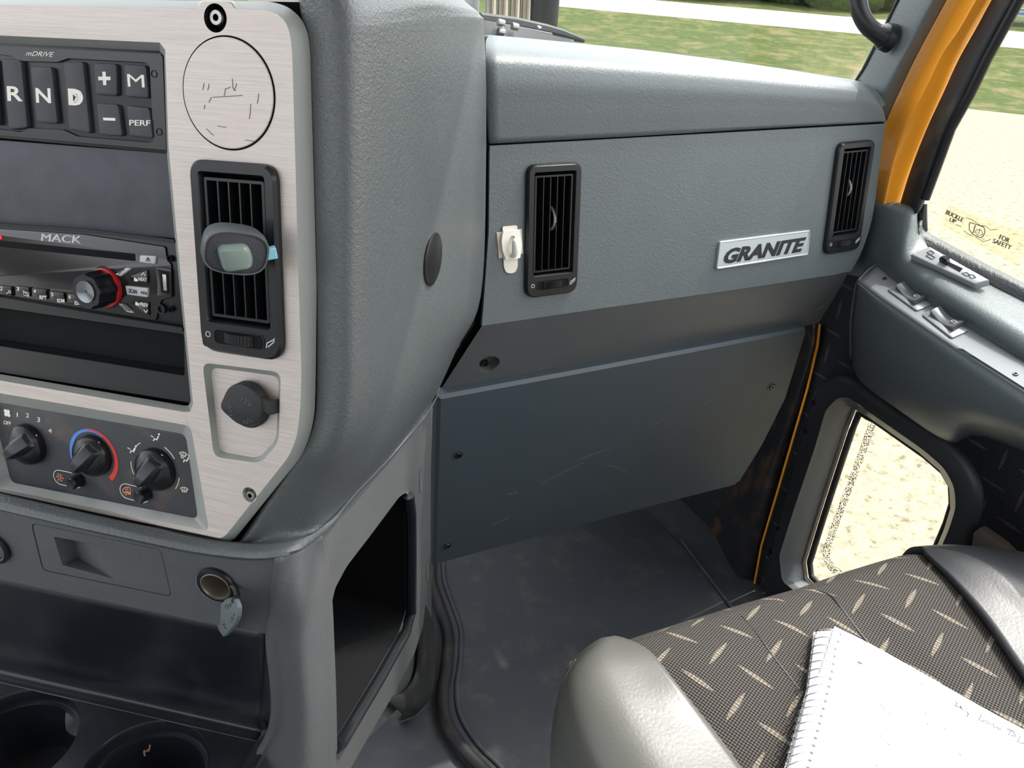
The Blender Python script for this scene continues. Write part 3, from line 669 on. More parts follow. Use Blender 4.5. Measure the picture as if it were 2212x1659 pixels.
# --- blanking panel between selector and radio
b = B(S); q = S.L([(-150, 291), (366, 331), (380, 516), (200, 500), (-150, 470)], -.010); b.prism(q, -.022, -.0105, .001); o = obj('blank_panel', b, m_panelk, None, S.at(180, 400, -.01), S.rot()); tag(o, 'plain dark grey blank panel between the gear selector and the radio', 'panel')
# --- radio
hr = -.010
rd = thing('car_radio', 'glossy black car radio with rotary knob and white printed buttons', 'radio', S.at(190, 600, hr), S.rot())
b = B(S); ou = S.L([(-150, 472), (380, 519), (397, 708), (-150, 622)], hr+.002); inn = S.L([(-150, 481), (180, 506), (358, 532), (362, 556), (369, 568), (381, 570), (388, 645), (345, 645), (337, 690), (-150, 612)], hr+.002)
b.prism(ou, -.03, hr-.001, .001); obj('chassis', b, m_black, rd)
fl_ = S.L([(-150, 484), (180, 506), (356, 533), (360, 562), (369, 570), (372, 642), (348, 648), (336, 693), (200, 670), (-150, 610)], hr+.001)
b = B(S); b.prism(rnd(fl_, .0015, 2), hr-.003, hr+.001, .0007); obj('face', b, m_gloss, rd)
b = B(S); b.stroke(S.L([(-150, 476), (180, 497), (378, 521)], hr+.002), .0022, hr-.001, hr+.003); obj('top_rib', b, m_bsat, rd)
b = B(S); b.stroke(S.L([(-150, 618), (200, 680), (396, 712)], hr+.002), .0028, hr-.001, hr+.003); obj('bottom_rib', b, m_bsat, rd)
b = B(S); b.txtpx('MACK', (89, 520), (174, 526), (91, 504), hr+.001); b.txtpx('MACK', (90.4, 520.3), (175.4, 526.3), (92.4, 504.3), hr+.001); obj('legend', b, simple('silver_print', G(200, 198, 204), .4, .2), rd)
b = B(S); b.prism(rnd(S.L([(-150, 505), (292, 548), (293, 564), (-150, 517)], hr+.001), .001), hr+.0005, hr+.0013, .0002); obj('disc_slot', b, m_deep, rd)
b = B(S); b.lathe([(.0016, hr), (.0016, hr+.002), (.001, hr+.0026)], S.p(3, 512, hr), 16)
t_ = NT('red_indicator_light'); t_.base(G(230, 30, 50), .4); t_.b.inputs['Emission Color'].default_value = (1, .02, .05, 1); t_.b.inputs['Emission Strength'].default_value = 1.2
obj('indicator_light', b, t_.m, rd)
def btn(pts, mat, txt=None, tb=None, tm=None, nm='button', r=.0008, hz_=.003):
    b = B(S); b.prism(rnd(S.L(pts, hr+.002), r, 3), hr, hr+hz_, .0006); k_ = obj(nm, b, mat, rd)
    if txt:
        for s_, q_ in (zip(txt, tb) if isinstance(txt, (list, tuple)) else [(txt, tb)]):
            t2 = B(S); t2.txtpx(s_, *q_, hr+hz_, bold=.01); obj('legend', t2, tm or m_white, k_)
    return k_
m_ink = simple('dark_print', G(40, 40, 46), .6)
btn([(304, 551), (338, 553), (336, 570), (303, 566)], m_grey, None)
b = B(S); b.add([S.p(u, v, hr+.0034)+(hr+.0034,) for u, v in ((315, 561), (324, 562), (319, 555))], [[0, 1, 2]]); b.stroke(S.L([(314, 563), (324, 564)], hr+.0034), .0005, hr+.003, hr+.0034); obj('eject_mark', b, m_ink, rd, recalc=False)
for k, (x0, x1, y0, num, sub_) in enumerate(((-42, -8, 615, '1', None), (-2, 26, 619, '2', None), (34, 64, 620, '3', None), (70, 101, 625, '4', 'RPT'), (108, 139, 632, '5', 'RDM'), (146, 180, 637, '6', 'ESC'))):
    tx = [num]; tb = [((x0+3, y0+8), (x0+8, y0+8), (x0+3, y0))]
    if sub_: tx.append(sub_); tb.append(((x0+16, y0+21), (x0+31, y0+22), (x0+16, y0+13)))
    kk = btn([(x0, y0-3), (x1, y0+1), (x1+2, y0+21), (x0+1, y0+16)], m_bsat, tx, tb)
    if num in '23':
        t2 = B(S); 
        if num == '2': t2.stroke(circ(S.p(x0+23, y0+11, hr+.003), .0011, 12), .0004, hr+.003, hr+.0033, closed=True); t2.stroke(S.L([(x0+20, y0+13), (x0+16, y0+15)], hr+.003), .0005, hr+.003, hr+.0033)
        else: t2.stroke(S.L([(x0+17, y0+10), (x0+29, y0+13), (x0+28, y0+20), (x0+18, y0+17), (x0+17, y0+10)], hr+.003), .0004, hr+.003, hr+.0033); t2.stroke(S.L([(x0+16, y0+8), (x0+30, y0+20)], hr+.003), .0004, hr+.003, hr+.0033)
        obj('legend', t2, m_white, kk)
btn([(250, 592), (273, 578), (285, 580), (262, 597)], m_grey, 'SRC', ((257, 593), (269, 582), (253, 588)), m_ink)
btn([(283, 596), (320, 583), (321, 612), (285, 606)], m_bsat, 'NEXT', ((300, 606), (317, 608), (300, 599)))
btn([(272, 617), (321, 622), (320, 642), (276, 636)], m_grey, ['SCAN', 'A.SCN'], [((279, 632), (296, 635), (279, 623)), ((304, 634), (317, 637), (304, 628))], m_ink)
btn([(284, 652), (322, 653), (323, 682), (312, 676)], m_bsat, 'PREV', ((303, 661), (320, 664), (303, 653)))
btn([(257, 655), (268, 657), (290, 676), (276, 674)], m_grey, 'DISP', ((263, 661), (277, 674), (268, 658)), m_ink)
b = B(S); b.stroke(S.L([(306, 595), (310, 589), (314, 596)], hr+.0032), .0006, hr+.003, hr+.0034); obj('up_mark', b, m_white, rd)
b = B(S); b.stroke(S.L([(311, 669), (315, 675), (319, 670)], hr+.0032), .0006, hr+.003, hr+.0034); obj('down_mark', b, m_white, rd)
for v_, u_ in ((604, 294), (656, 297)):
    b = B(S); b.prism(S.L([(u_-4, v_-4), (u_-1, v_-4), (u_, v_-2), (u_+4, v_-1), (u_+4, v_+4), (u_-4, v_+3)], hr+.003), hr+.003, hr+.0033); obj('folder_mark', b, m_white, rd)
# rotary knob standing out of the radio
kc = S.p(232, 620, hr); b = B(S); b.lathe([(.0160, hr), (.0160, hr+.001), (.0150, hr+.001)], kc, 40); obj('knob_well', b, m_gloss, rd)
b = B(S); b.lathe([(.0148, hr), (.0148, hr+.004), (.0128, hr+.0042)], kc, 40); kn_ = obj('knob_ring', b, simple('red_ring', G(190, 40, 46), .35), rd)
b = B(S); loops = []
for r_, z_ in ((.0138, .001), (.0138, .017), (.0128, .0205), (.0085, .0205)):
    loops.append([(kc[0]+r_*(1-.07*(1 if (i // 3) % 2 else 0))*math.cos(2*math.pi*i/48), kc[1]+r_*(1-.07*(1 if (i//3) % 2 else 0))*math.sin(2*math.pi*i/48), hr+z_) for i in range(48)])
b.loft(loops, 0, False, True); kb_ = obj('rotary_knob', b, m_bsat, rd, angle=28)
b = B(S); b.lathe([(.0082, hr+.019), (.0082, hr+.0216), (.006, hr+.0212), (.001, hr+.0205)], kc, 32); obj('knob_face', b, simple('polished_knob_face', G(110, 114, 120), .18, .8), kb_)
b = B(S); q = rnd(S.L([(337, 577), (371, 582), (372, 643), (339, 638)], hr+.001), .0015); b.prism(q, hr, hr+.0018, .0004); us = obj('usb_port', b, m_gloss, rd)
b = B(S); b.prism(S.L([(345, 586), (364, 588), (366, 634), (349, 631)], hr+.0018), hr, hr+.0022, .0001); obj('port_opening', b, m_deep, us)
b = B(S); b.prism(S.L([(352, 592), (360, 593), (362, 628), (355, 627)], hr+.002), hr, hr+.0028, .0001); obj('port_tongue', b, m_steel, us)
for u, v, r_, nm in ((366, 559, .0024, 'screw_hole'), (368, 669, .0022, 'screw_hole'), (347, 668, .0036, 'aux_socket')):
    b = B(S); b.lathe([(r_, hr), (r_, hr+.0022), (r_*.72, hr+.0022), (r_*.6, hr+.0004)], S.p(u, v, hr+.002), 24); obj(nm, b, m_bsat if nm == 'aux_socket' else m_deep, rd)
# --- open storage pocket under the radio
pk = thing('storage_pocket', 'open black storage pocket below the radio', 'pocket', S.at(190, 760, -.01), S.rot())
b = B(S); ou = S.L([(-150, 622), (396, 712), (412, 870), (-150, 780)], -.010); ho_ = rnd(S.L([(-150, 642), (-60, 656), (397, 722), (399, 812), (-60, 738), (-150, 724)], -.010), .002, 3)
b.cap_holes(ou, [ho_], -.010); b.loft([[(x, y, -.010) for x, y in ho_], [(x, y, -.013) for x, y in inset(ho_, .001)]], 0, False, False); b.loft([[(x, y, -.02) for x, y in ou], [(x, y, -.010) for x, y in ou]], 0, False, False)
obj('pocket_frame', b, m_bsat, pk, recalc=False)
b = B(S); b.loft([[(x, y, -.012) for x, y in inset(ho_, .001)], [(x, y, -.021) for x, y in inset(ho_, .002)]], 0, False, True); obj('pocket_liner', b, m_deep, pk, recalc=False)
# --- heater controls
hh = -.007
hv = thing('heater_controls', 'dark heater control panel with three fin knobs under the radio pocket', 'control panel', S.at(210, 990, hh), S.rot())
b = B(S); q = rnd(S.L([(-24, 862), (404, 937), (431, 1124), (22, 1044)], hh), .004, 4); b.prism(q, -.02, hh, .0003); obj('control_plate', b, grained('control_plate_plastic', G(46, 49, 54), .55, 900, .15, .0003, (G(120, 96, 76), .35)), hv)
def heatknob(cu, cv, R, ang, tipu, tipv, label=None, lab=None):
    c = V(S.p(cu, cv, hh)); tip = V(S.p(tipu, tipv, hh+.016)); d = (tip-c); Lf = d.length; d.normalize(); w = V((-d.y, d.x)); b = B(S)
    b.lathe([(R, hh-.001), (R, hh+.003), (R*.97, hh+.006), (R*.80, hh+.009), (R*.4, hh+.011)], c, 40); k_ = obj('heater_knob', b, m_bsat, hv)
    b = B(S); secs = []
    for t_, wd, z_ in ((-R*.92, .42, .004), (-R*.70, .58, .012), (-R*.1, .56, .018), (Lf*.55, .46, .020), (Lf*.85, .36, .0195), (Lf, .14, .018)):
        wd *= R*.92; p = c+d*t_; o_ = p
        secs.append([(o_.x-w.x*wd, o_.y-w.y*wd, hh), (o_.x-w.x*wd*.80, o_.y-w.y*wd*.80, hh+z_*.8), (o_.x-w.x*wd*.45, o_.y-w.y*wd*.45, hh+z_), (o_.x+w.x*wd*.45, o_.y+w.y*wd*.45, hh+z_), (o_.x+w.x*wd*.80, o_.y+w.y*wd*.80, hh+z_*.8), (o_.x+w.x*wd, o_.y+w.y*wd, hh)])
    b.loft(secs, 0, True, True); obj('finger_grip', b, m_bsat, k_, bevel=.0006, angle=40)
    p0, p1 = c+d*(-R*.62), c+d*(-R*.80)
    b = B(S); b.stroke([(c.x-d.x*R*.93, c.y-d.y*R*.93), (c.x-d.x*R*.99, c.y-d.y*R*.99)], .0016, hh+.002, hh+.0045); obj('pointer', b, m_white, k_)
    return c
heatknob(64, 958, .0178, 0, 14, 985); heatknob(204, 982, .0176, 0, 158, 1018); heatknob(340, 1012, .0178, 0, 298, 1048)
# arcs
def arc_px(cu, cv, r, a0, a1, w0, w1, mat, name, n=26):
    c = S.p(cu, cv, hh); b = B(S); A = []; Bq = []
    for i in range(n+1):
        t_ = i/n; a = math.radians(a0+(a1-a0)*t_); w = (w0+(w1-w0)*t_)/2; A.append((c[0]+(r+w)*math.cos(a), c[1]+(r+w)*math.sin(a))); Bq.append((c[0]+(r-w)*math.cos(a), c[1]+(r-w)*math.sin(a)))
    b.prism(A+Bq[::-1], hh, hh+.0004); obj(name, b, mat, hv)
arc_px(202, 985, .0222, 212, 60, .0042, .0012, m_blue, 'cold_arc'); arc_px(202, 985, .0232, 104, -48, .0012, .0045, m_red, 'warm_arc')
for a0, a1 in ((150, 122), (62, 32), (204, 176), (-8, -36)): arc_px(335, 1012, .0232, a0, a1, .0006, .0006, m_white, 'mode_arc', 10)
def lab(t_, bl, br, tl): q_ = B(S); q_.txtpx(t_, bl, br, tl, hh); obj('legend', q_, m_white, hv)
lab('OFF', (8, 916), (24, 919), (8, 908)); lab('1', (37, 900), (39, 900.4), (37, 891)); lab('2', (57, 901), (63, 902), (57, 892)); lab('3', (81, 911), (87, 912), (81, 901)); lab('4', (105, 934), (112, 935), (105, 925))
b = B(S); c = V(S.p(16, 892, hh))
for k in range(4):
    a = math.pi/4+k*math.pi/2; p = c+V((math.cos(a), math.sin(a)))*.0022; b.prism(circ(p, .0017, 12), hh, hh+.0004)
b.prism(circ(c, .0008, 8), hh, hh+.0005); obj('fan_symbol', b, m_white, hv)
def person_sym(u, v):
    b = B(S); P_ = lambda a, c_: S.p(u+a, v+c_, hh); b.prism(circ(P_(7, -8), .0009, 10), hh, hh+.0004); b.stroke([P_(6, -4), P_(2, 4), P_(-3, 1), P_(-5, 6)], .0010, hh, hh+.0004); b.stroke([P_(-11, -5), P_(-5, -2)], .0006, hh, hh+.0004); obj('mode_symbol', b, m_white, hv)
def screen_sym(u, v):
    b = B(S); P_ = lambda a, c_: S.p(u+a, v+c_, hh); b.stroke([P_(-8, -4), P_(-3, -6), P_(4, -5), P_(9, -1), P_(4, 4), P_(-3, 2), P_(-8, -4)], .0005, hh, hh+.0004)
    for k in (-3, 1, 5): b.stroke([P_(k, 6), P_(k-1, 2), P_(k+1, -1), P_(k, -4)], .0004, hh, hh+.0004)
    obj('mode_symbol', b, m_white, hv)
person_sym(337, 946); person_sym(287, 972); person_sym(402, 992); screen_sym(396, 982); screen_sym(398, 1058); person_sym(300, 1038)
def pill(c0, c1, r, mat):
    a, c = V(S.p(*c0, hh)), V(S.p(*c1, hh)); d = (c-a).normalized(); w = V((-d.y, d.x)); pts = []
    for k in range(11): t_ = math.pi*k/10; q_ = a-d*math.sin(t_)*r+w*math.cos(t_)*r; pts.append((q_.x, q_.y))
    for k in range(11): t_ = math.pi*k/10; q_ = c+d*math.sin(t_)*r-w*math.cos(t_)*r; pts.append((q_.x, q_.y))
    b = B(S); b.stroke(pts, .0005, hh, hh+.0004, closed=True); obj('button_outline', b, m_white, hv)
pill((130, 1031), (163, 1038), .0066, m_white); pill((274, 1061), (307, 1069), .0066, m_white)
b = B(S); c = V(S.p(130, 1031, hh))
for k in range(6):
    a = k*math.pi/3; e = V((math.cos(a), math.sin(a))); f_ = V((-e.y, e.x)); b.stroke([tuple(c+e*.0012), tuple(c+e*.0036)], .0004, hh, hh+.0004)
    b.stroke([tuple(c+e*.0035+f_*.001), tuple(c+e*.0026), tuple(c+e*.0035-f_*.001)], .0004, hh, hh+.0004)
b.stroke(circ(c, .0014, 6), .0004, hh, hh+.0004, closed=True); obj('snowflake_symbol', b, m_orgp, hv)
b = B(S); P_ = lambda a, c_: S.p(274+a, 1060+c_, hh); b.stroke([P_(-8, 3), P_(-8, -3), P_(-3, -7), (P_(6, -8)), P_(8, -6), P_(9, 4), P_(-8, 3)], .0006, hh, hh+.0004); b.stroke([P_(4, -4), P_(-2, -3), P_(-2, 1), P_(5, 1)], .0006, hh, hh+.0004); b.stroke(circ(P_(-1, 6), .001, 10), .0005, hh, hh+.0004, closed=True); b.stroke([P_(4, 6), P_(9, 7)], .0012, hh, hh+.0004); obj('recirculation_symbol', b, m_orgp, hv)
for u, v in ((160, 1042), (305, 1072)):
    b = B(S); c = S.p(u, v, hh+.006); b.lathe([(.0062, hh), (.0062, hh+.001), (.0052, hh+.001), (.0052, hh+.009), (.0042, hh+.0102), (.0015, hh+.0098)], c, 28); obj('push_button', b, m_bsat, hv)
# --- 12 V socket cap in its recess
h4 = -.006
sc12 = thing('power_socket_cap', 'closed black rubber 12V socket cap in the fascia recess', 'socket cap', S.at(528, 878, h4), S.rot())
c = S.p(541, 873, h4); b = B(S); b.lathe([(.0172, h4), (.0172, h4+.004), (.0155, h4+.0055)], c, 40); obj('socket_ring', b, m_rub, sc12)
cc = V(S.p(523, 876, h4+.014)); b = B(S); n_ = 44; lid = []
for i in range(n_):
    a = 2*math.pi*i/n_; r = .0160; da = abs((a-math.radians(195)+math.pi) % (2*math.pi)-math.pi); r += .0036*math.exp(-(da/.34)**2); lid.append((cc.x+r*math.cos(a), cc.y+r*math.sin(a)))
b.prism(lid, h4+.004, h4+.014, .0016); ld = obj('lid', b, m_rub, sc12, angle=40)
b = B(S); p0, p1 = V(S.p(565, 870, h4+.012)), V(S.p(589, 880, h4+.008)); w = V((0, .0052)); b.loft([[(p0.x-.004, p0.y-.005, h4+.009), (p0.x-.004, p0.y+.005, h4+.009), (p0.x-.004, p0.y+.005, h4+.0125), (p0.x-.004, p0.y-.005, h4+.0125)], [(p1.x, p1.y-.005, h4+.008), (p1.x, p1.y+.005, h4+.008), (p1.x, p1.y+.005, h4+.0115), (p1.x, p1.y-.005, h4+.0115)], [(p1.x+.002, p1.y-.005, h4), (p1.x+.002, p1.y+.005, h4), (p1.x+.0045, p1.y+.005, h4), (p1.x+.0045, p1.y-.005, h4)]], 0, True, True); obj('hinge_strap', b, m_rub, sc12, bevel=.0005)
m_emb = simple('embossed_rubber', G(78, 76, 74), .6)
for bl, br, tl in (((520, 866), (541, 880), (525, 858)), ((503, 898), (501, 874), (496, 897)), ((545, 905), (524, 908), (543, 914))):
    q = B(S); q.txtpx('12V', bl, br, tl, h4+.0140); obj('embossed_text', q, m_emb, ld)
# --- air vents
def vent(board, tl, tr, br, bl, h, label, nv=5, nh=(.20, .5, .76), ring=False, name='air_vent', grp='dash air vents', knobmark=True):
    P_ = [V(board.p(*q_, h+.006)) for q_ in (tl, tr, br, bl)]
    c = sum(P_, V((0, 0)))/4; w = ((P_[1]-P_[0]).length+(P_[2]-P_[3]).length)/2; hgt = ((P_[0]-P_[3]).length+(P_[1]-P_[2]).length)/2
    up = ((P_[0]-P_[3])+(P_[1]-P_[2])).normalized(); exx = V((up.y, -up.x))
    lb = Board(board.W(c.x, c.y, h), board.ex*exx.x+board.ey*exx.y, board.n)
    t = thing(name, label, 'air vent', lb.o, lb.rot(), grp)
    W2, H2 = w/2, hgt/2; r = w*.17
    out = rnd([(-W2, -H2), (W2, -H2), (W2, H2), (-W2, H2)], [r*1.2, r*1.2, r, r], 6)
    by = -H2+hgt*.165; iw = W2-w*.115; it = H2-hgt*.055
    inn = rnd([(-iw, by), (iw, by), (iw, it), (-iw, it)], [.003]*4, 6)
    b = B(lb); z1 = .006
    b.loft([[(x, y, -.001) for x, y in out], [(x, y, z1*.6) for x, y in out], [(x, y, z1) for x, y in inset(out, w*.03)]], 0, False, False)
    b.cap_holes(inset(out, w*.03), [inn], z1); b.loft([[(x, y, z1) for x, y in inn], [(x, y, z1-.002) for x, y in inset(inn, .0012)], [(x, y, -.022) for x, y in inset(inn, .0014)]], 0, False, False)
    obj('vent_frame', b, m_bsat, t, recalc=False, angle=40)
    b = B(lb); q_ = inset(inn, .001); b.loft([[(x, y, .001) for x, y in q_], [(x, y, -.0215) for x, y in q_]], 0, False, True); obj('duct', b, m_deep, t, recalc=False)
    iw2 = iw-.0025; y0, y1 = by+.004, it-.004
    b = B(lb); fr_o = rnd([(-iw2, y0), (iw2, y0), (iw2, y1), (-iw2, y1)], .0015, 3); fi = inset(rnd([(-iw2, y0), (iw2, y0), (iw2, y1), (-iw2, y1)], 0), w*.03); b.cap_holes(fr_o, [fi], z1-.003); b.loft([[(x, y, z1-.003) for x, y in fi], [(x, y, -.012) for x, y in fi]], 0, False, False); b.loft([[(x, y, -.012) for x, y in fr_o], [(x, y, z1-.003) for x, y in fr_o]], 0, False, False); obj('louvre_frame', b, m_bsat, t, recalc=False)
    for k in range(1, nv):
        x = -iw2+w*.03+(2*iw2-w*.06)*k/nv; b = B(lb); b.box(x-.0006, x+.0006, y0+.001, y1-.001, -.012, z1-.003); obj('vertical_slat', b, m_bsat, t, bevel=.0003)
    for f_ in nh:
        y = y1+(y0-y1)*f_; b = B(lb); b.box(-iw2+.001, iw2-.001, y-.0005, y+.0005, -.021, -.0115); obj('rear_vane', b, m_black, t)
    # thumb wheel
    ty = (-H2+by)/2+hgt*.008; wx = w*.26; b = B(lb); sl = rnd([(-wx-.003, ty-w*.075), (wx+.003, ty-w*.075), (wx+.003, ty+w*.085), (-wx-.003, ty+w*.085)], .004, 5)
    b.stroke(sl, .0008, z1-.0006, z1+.0005, closed=True); obj('wheel_slot', b, m_bsat, t); b = B(lb); b.prism(sl, z1-.0006, z1+.0001); obj('slot_shadow', b, m_deep, t)
    b = B(lb); R_ = wx*1.25; n3 = 30; lo = []
    for k in range(n3+1):
        a = math.radians(38+104*k/n3); rr_ = R_*(1-.045*(k % 2)); x = math.cos(a)*rr_; z = math.sin(a)*rr_-R_*.80; lo.append([(x, ty-w*.05, z1-.001), (x, ty-w*.05, z1+z), (x, ty+w*.06, z1+z), (x, ty+w*.06, z1-.001)])
    b.loft(lo, 0, True, True, closed=True); obj('thumb_wheel', b, m_bsat, t, angle=20)
    b = B(lb); b.stroke(circ((-W2*.76, ty+.001), w*.028, 16), .0006, z1, z1+.0005, closed=True); obj('closed_mark', b, m_grey, t)
    b = B(lb); b.stroke([(W2*.66, ty-w*.04), (W2*.68, ty+w*.01), (W2*.82, ty+w*.05), (W2*.86, ty+w*.075), (W2*.84, ty+w*.03), (W2*.70, ty-w*.03)], .0008, z1, z1+.0006); obj('open_mark', b, m_grey, t)
    if ring:
        b = B(lb); cy_ = (y0+y1)/2+.004
        b.tube([(.003+.006*math.cos(a)*0, cy_+.0125*math.sin(a), -.012+.0135*math.cos(a)) for a in [math.radians(-78+156*k/20) for k in range(21)]], [.0013+.0005*(k % 2) for k in range(21)], 8); obj('direction_wheel', b, simple('vent_wheel_grey', G(150, 146, 142), .4) if 'vent_wheel_grey' not in bpy.data.materials else bpy.data.materials['vent_wheel_grey'], t)
    return t
vent(S, (403, 342), (592, 357), (608, 785), (432, 755), 0, 'large near air vent in the brushed metal fascia, air freshener clipped in front of it', 5, (.20, .62, .79))
vent(D, (1141, 358), (1260, 349), (1248, 636), (1137, 642), 0, 'slim black air vent in the passenger dash beside the white adhesive hook', 5, (.22, .29, .44, .63, .80), True)
vent(D, (1816, 308), (1893, 302), (1858, 543), (1782, 549), 0, 'slim black air vent at the far right end of the passenger dash', 5, (.17, .33, .49, .65, .82), True)
# --- air freshener clipped on the near vent
vdir = -ray(509, 540); fn_ = (vdir+V((0, 0, -.42))+S.ex*.12).normalized(); FO = S.at(509, 540, .036)
FB = Board(FO, S.ex, fn_); hf = 0
af = thing('air_freshener', 'grey vent clip air freshener with clear gel window on the near vent', 'air freshener', FB.o, FB.rot())
def sup(c, a, b_, n, ex=3.2, rot_=0):
    out = []
    for i in range(n):
        t_ = 2*math.pi*i/n; x = a*math.copysign(abs(math.cos(t_))**(2/ex), math.cos(t_)); y = b_*math.copysign(abs(math.sin(t_))**(2/ex), math.sin(t_)); out.append((c[0]+x*math.cos(rot_)-y*math.sin(rot_), c[1]+x*math.sin(rot_)+y*math.cos(rot_)))
    return out
fq = [V(FB.p(*q_)) for q_ in ((438, 540), (581, 556), (510, 501), (506, 594))]; fc = (fq[0]+fq[1])/2; fa, fb = (fq[1]-fq[0]).length/2, (fq[2]-fq[3]).length/2
tl_a = math.atan2((fq[1]-fq[0]).y, (fq[1]-fq[0]).x)
b = B(FB); A_ = lambda k, z_: [(x, y, z_) for x, y in sup(fc, fa*k, fb*k, 64, 2.9, tl_a)]
b.loft([A_(.72, -.019), A_(.93, -.017), A_(1.0, -.010), A_(1.0, -.001), A_(.97, .0004), A_(.925, .0002), A_(.915, -.0015)], 0, True, True); obj('body', b, grained('freshener_grey_plastic', G(78, 84, 86), .45, 900, .1, .0002), af, angle=40)
t_ = NT('dotted_grille'); _c = t_.coord('Object', (1, 1, 1)); t_.base(G(58, 58, 64), .6); t_.bump(t_.vor(_c, 900), .6, .0006)
b = B(FB); b.prism(sup(fc, fa*.91, fb*.91, 48, 2.9, tl_a), -.003, -.0008, .0003); obj('grille', b, t_.m, af)
gp = [FB.p(*q_, .001) for q_ in ((468, 531), (534, 527), (546, 553), (544, 580), (484, 588), (474, 560))]; g_ = rnd(gp, .0045, 5); b = B(FB)
b.loft([[(x, y, -.001) for x, y in g_], [(x, y, .002) for x, y in g_], [(x, y, .0042) for x, y in inset(g_, .0015)], [(x, y, .005) for x, y in inset(g_, .0024)]], 0, False, True); obj('gel_window', b, m_gel, af, angle=60)
b = B(FB); c = V(FB.p(588, 545, -.009)); b.box(c.x-.004, c.x+.0028, c.y-.0045, c.y+.0035, -.012, -.007); obj('clip_tab', b, simple('pale_blue_clip', G(140, 205, 222), .4), af, bevel=.0008)
e0, e1 = FB.W(fc.x, fc.y, -.017), S.at(509, 530, .003); b = B(); b.tube([e0, e1], .005, 10); obj('clip', b, m_black, af)
# --- black oval sticker / plug on the tower side
b = B(CB); rr_ = .0225; c = CB.p(934, 560); 
b.lathe([(rr_, -.004), (rr_, .0012), (rr_*.93, .002)], c, 48); o = obj('round_plug', b, simple('smooth_black_plug', G(20, 21, 23), .35), None, CB.W(c[0], c[1]), CB.rot()); tag(o, 'smooth black round plug on the tower side facing the passenger', 'plug')
# --- badge
hb = .0005
bd = thing('name_badge', 'silver rectangular badge with dark slanted lettering on the dash', 'badge', D.at(1652, 540), D.rot())
P4 = D.L([(1556, 522), (1751, 497), (1746, 551), (1548, 582)], hb+.003); b = B(D); q = rnd(P4, .003, 4)
b.loft([[(x, y, 0) for x, y in q], [(x, y, hb+.0028) for x, y in q], [(x, y, hb+.0034) for x, y in inset(q, .0008)], [(x, y, hb+.0034) for x, y in inset(q, .0014)], [(x, y, hb+.0024) for x, y in inset(q, .0022)]], 0, False, True)
obj('badge_plate', b, simple('silver_badge', G(196, 204, 206), .3, .55), bd, angle=25)
b = B(D); hz2 = hb+.0024; dk2 = simple('badge_letter_black', G(22, 28, 30), .4)
b.txtpx('GRANITE', (1562, 571), (1736, 543), (1567, 538), hz2, bold=.045, shear=.25, t=.0006); obj('lettering', b, dk2, bd)
# --- adhesive hook
hk2 = .001
hkk = thing('adhesive_hook', 'small white plastic adhesive hook stuck between tower and middle vent', 'hook', D.at(1101, 545), D.rot())
m_wp = simple('aged_white_plastic', G(222, 220, 212), .4); m_tape = simple('yellowed_tape', G(196, 186, 166), .8)
b = B(D); b.prism(D.L([(1072, 502), (1126, 494), (1129, 547), (1077, 558)]), 0, .0012); obj('foam_pad', b, m_tape, hkk)
b = B(D); b.prism(rnd(D.L([(1084, 489), (1116, 486), (1117, 575), (1112, 587), (1103, 590), (1092, 588), (1087, 576)]), .002), .0004, .0018); obj('pull_strip', b, simple('strip_white', G(214, 208, 196), .6), hkk)
oo = rnd(D.L([(1085, 505), (1089, 499), (1122, 496), (1127, 530), (1123, 557), (1092, 561), (1085, 540), (1083, 522)], .004), .001, 2); hl = sup(D.p(1106, 527, .004), .0046, .0092, 24, 2.2)
b = B(D); b.cap_holes(oo, [hl], .005); b.loft([[(x, y, .0012) for x, y in oo], [(x, y, .0044) for x, y in oo], [(x, y, .005) for x, y in oo]], 0, False, False); b.loft([[(x, y, .005) for x, y in hl], [(x, y, .0012) for x, y in hl]], 0, False, False); obj('hook_plate', b, m_wp, hkk, recalc=False)
b = B(D); b.prism(hl, .0011, .0016); obj('adhesive_patch', b, simple('amber_adhesive', G(214, 178, 104), .7), hkk)
c = D.p(1112, 533, .010); b = B(D); b.tube([(c[0]+.001, c[1]-.011, .004), (c[0], c[1]-.0095, .008), (c[0], c[1]-.005, .011), (c[0], c[1]+.001, .012), (c[0], c[1]+.006, .0112), (c[0], c[1]+.0085, .0095)], [.0028, .0032, .0036, .0040, .0034, .0015], 14); obj('hook_finger', b, m_wp, hkk)
# --- drawer in the lower console
dw = thing('ashtray_drawer', 'closed grey ashtray drawer with recessed finger pull in the lower console', 'drawer', F.at(215, 1210), F.rot())
b = B(F); dl = inset(dr, .0009); fp = F.L([(114, 1160), (158, 1165), (243, 1176), (244, 1250), (135, 1222), (128, 1200)])
fp = F.L([(115, 1160), (232, 1181), (244, 1251), (134, 1221)]); bk = F.L([(160, 1166), (228, 1182), (243, 1250), (167, 1205)], -.014)
b.cap_holes(dl, [fp], -.0004); b.loft([[(x, y, -.008) for x, y in dl], [(x, y, -.0004) for x, y in dl]], 0, False, False)
q0 = [(x, y, -.0004) for x, y in fp]; pa, pb, pc, pd = q0; ia, id_ = F.p(160, 1167, -.016)+(-.016,), F.p(167, 1204, -.016)+(-.016,)
b.add([pa, pb, pc, pd, ia, id_], [[0, 1, 4], [0, 4, 5, 3], [3, 5, 2], [4, 1, 2, 5]]); obj('drawer_front', b, m_low, dw, recalc=False, angle=20)
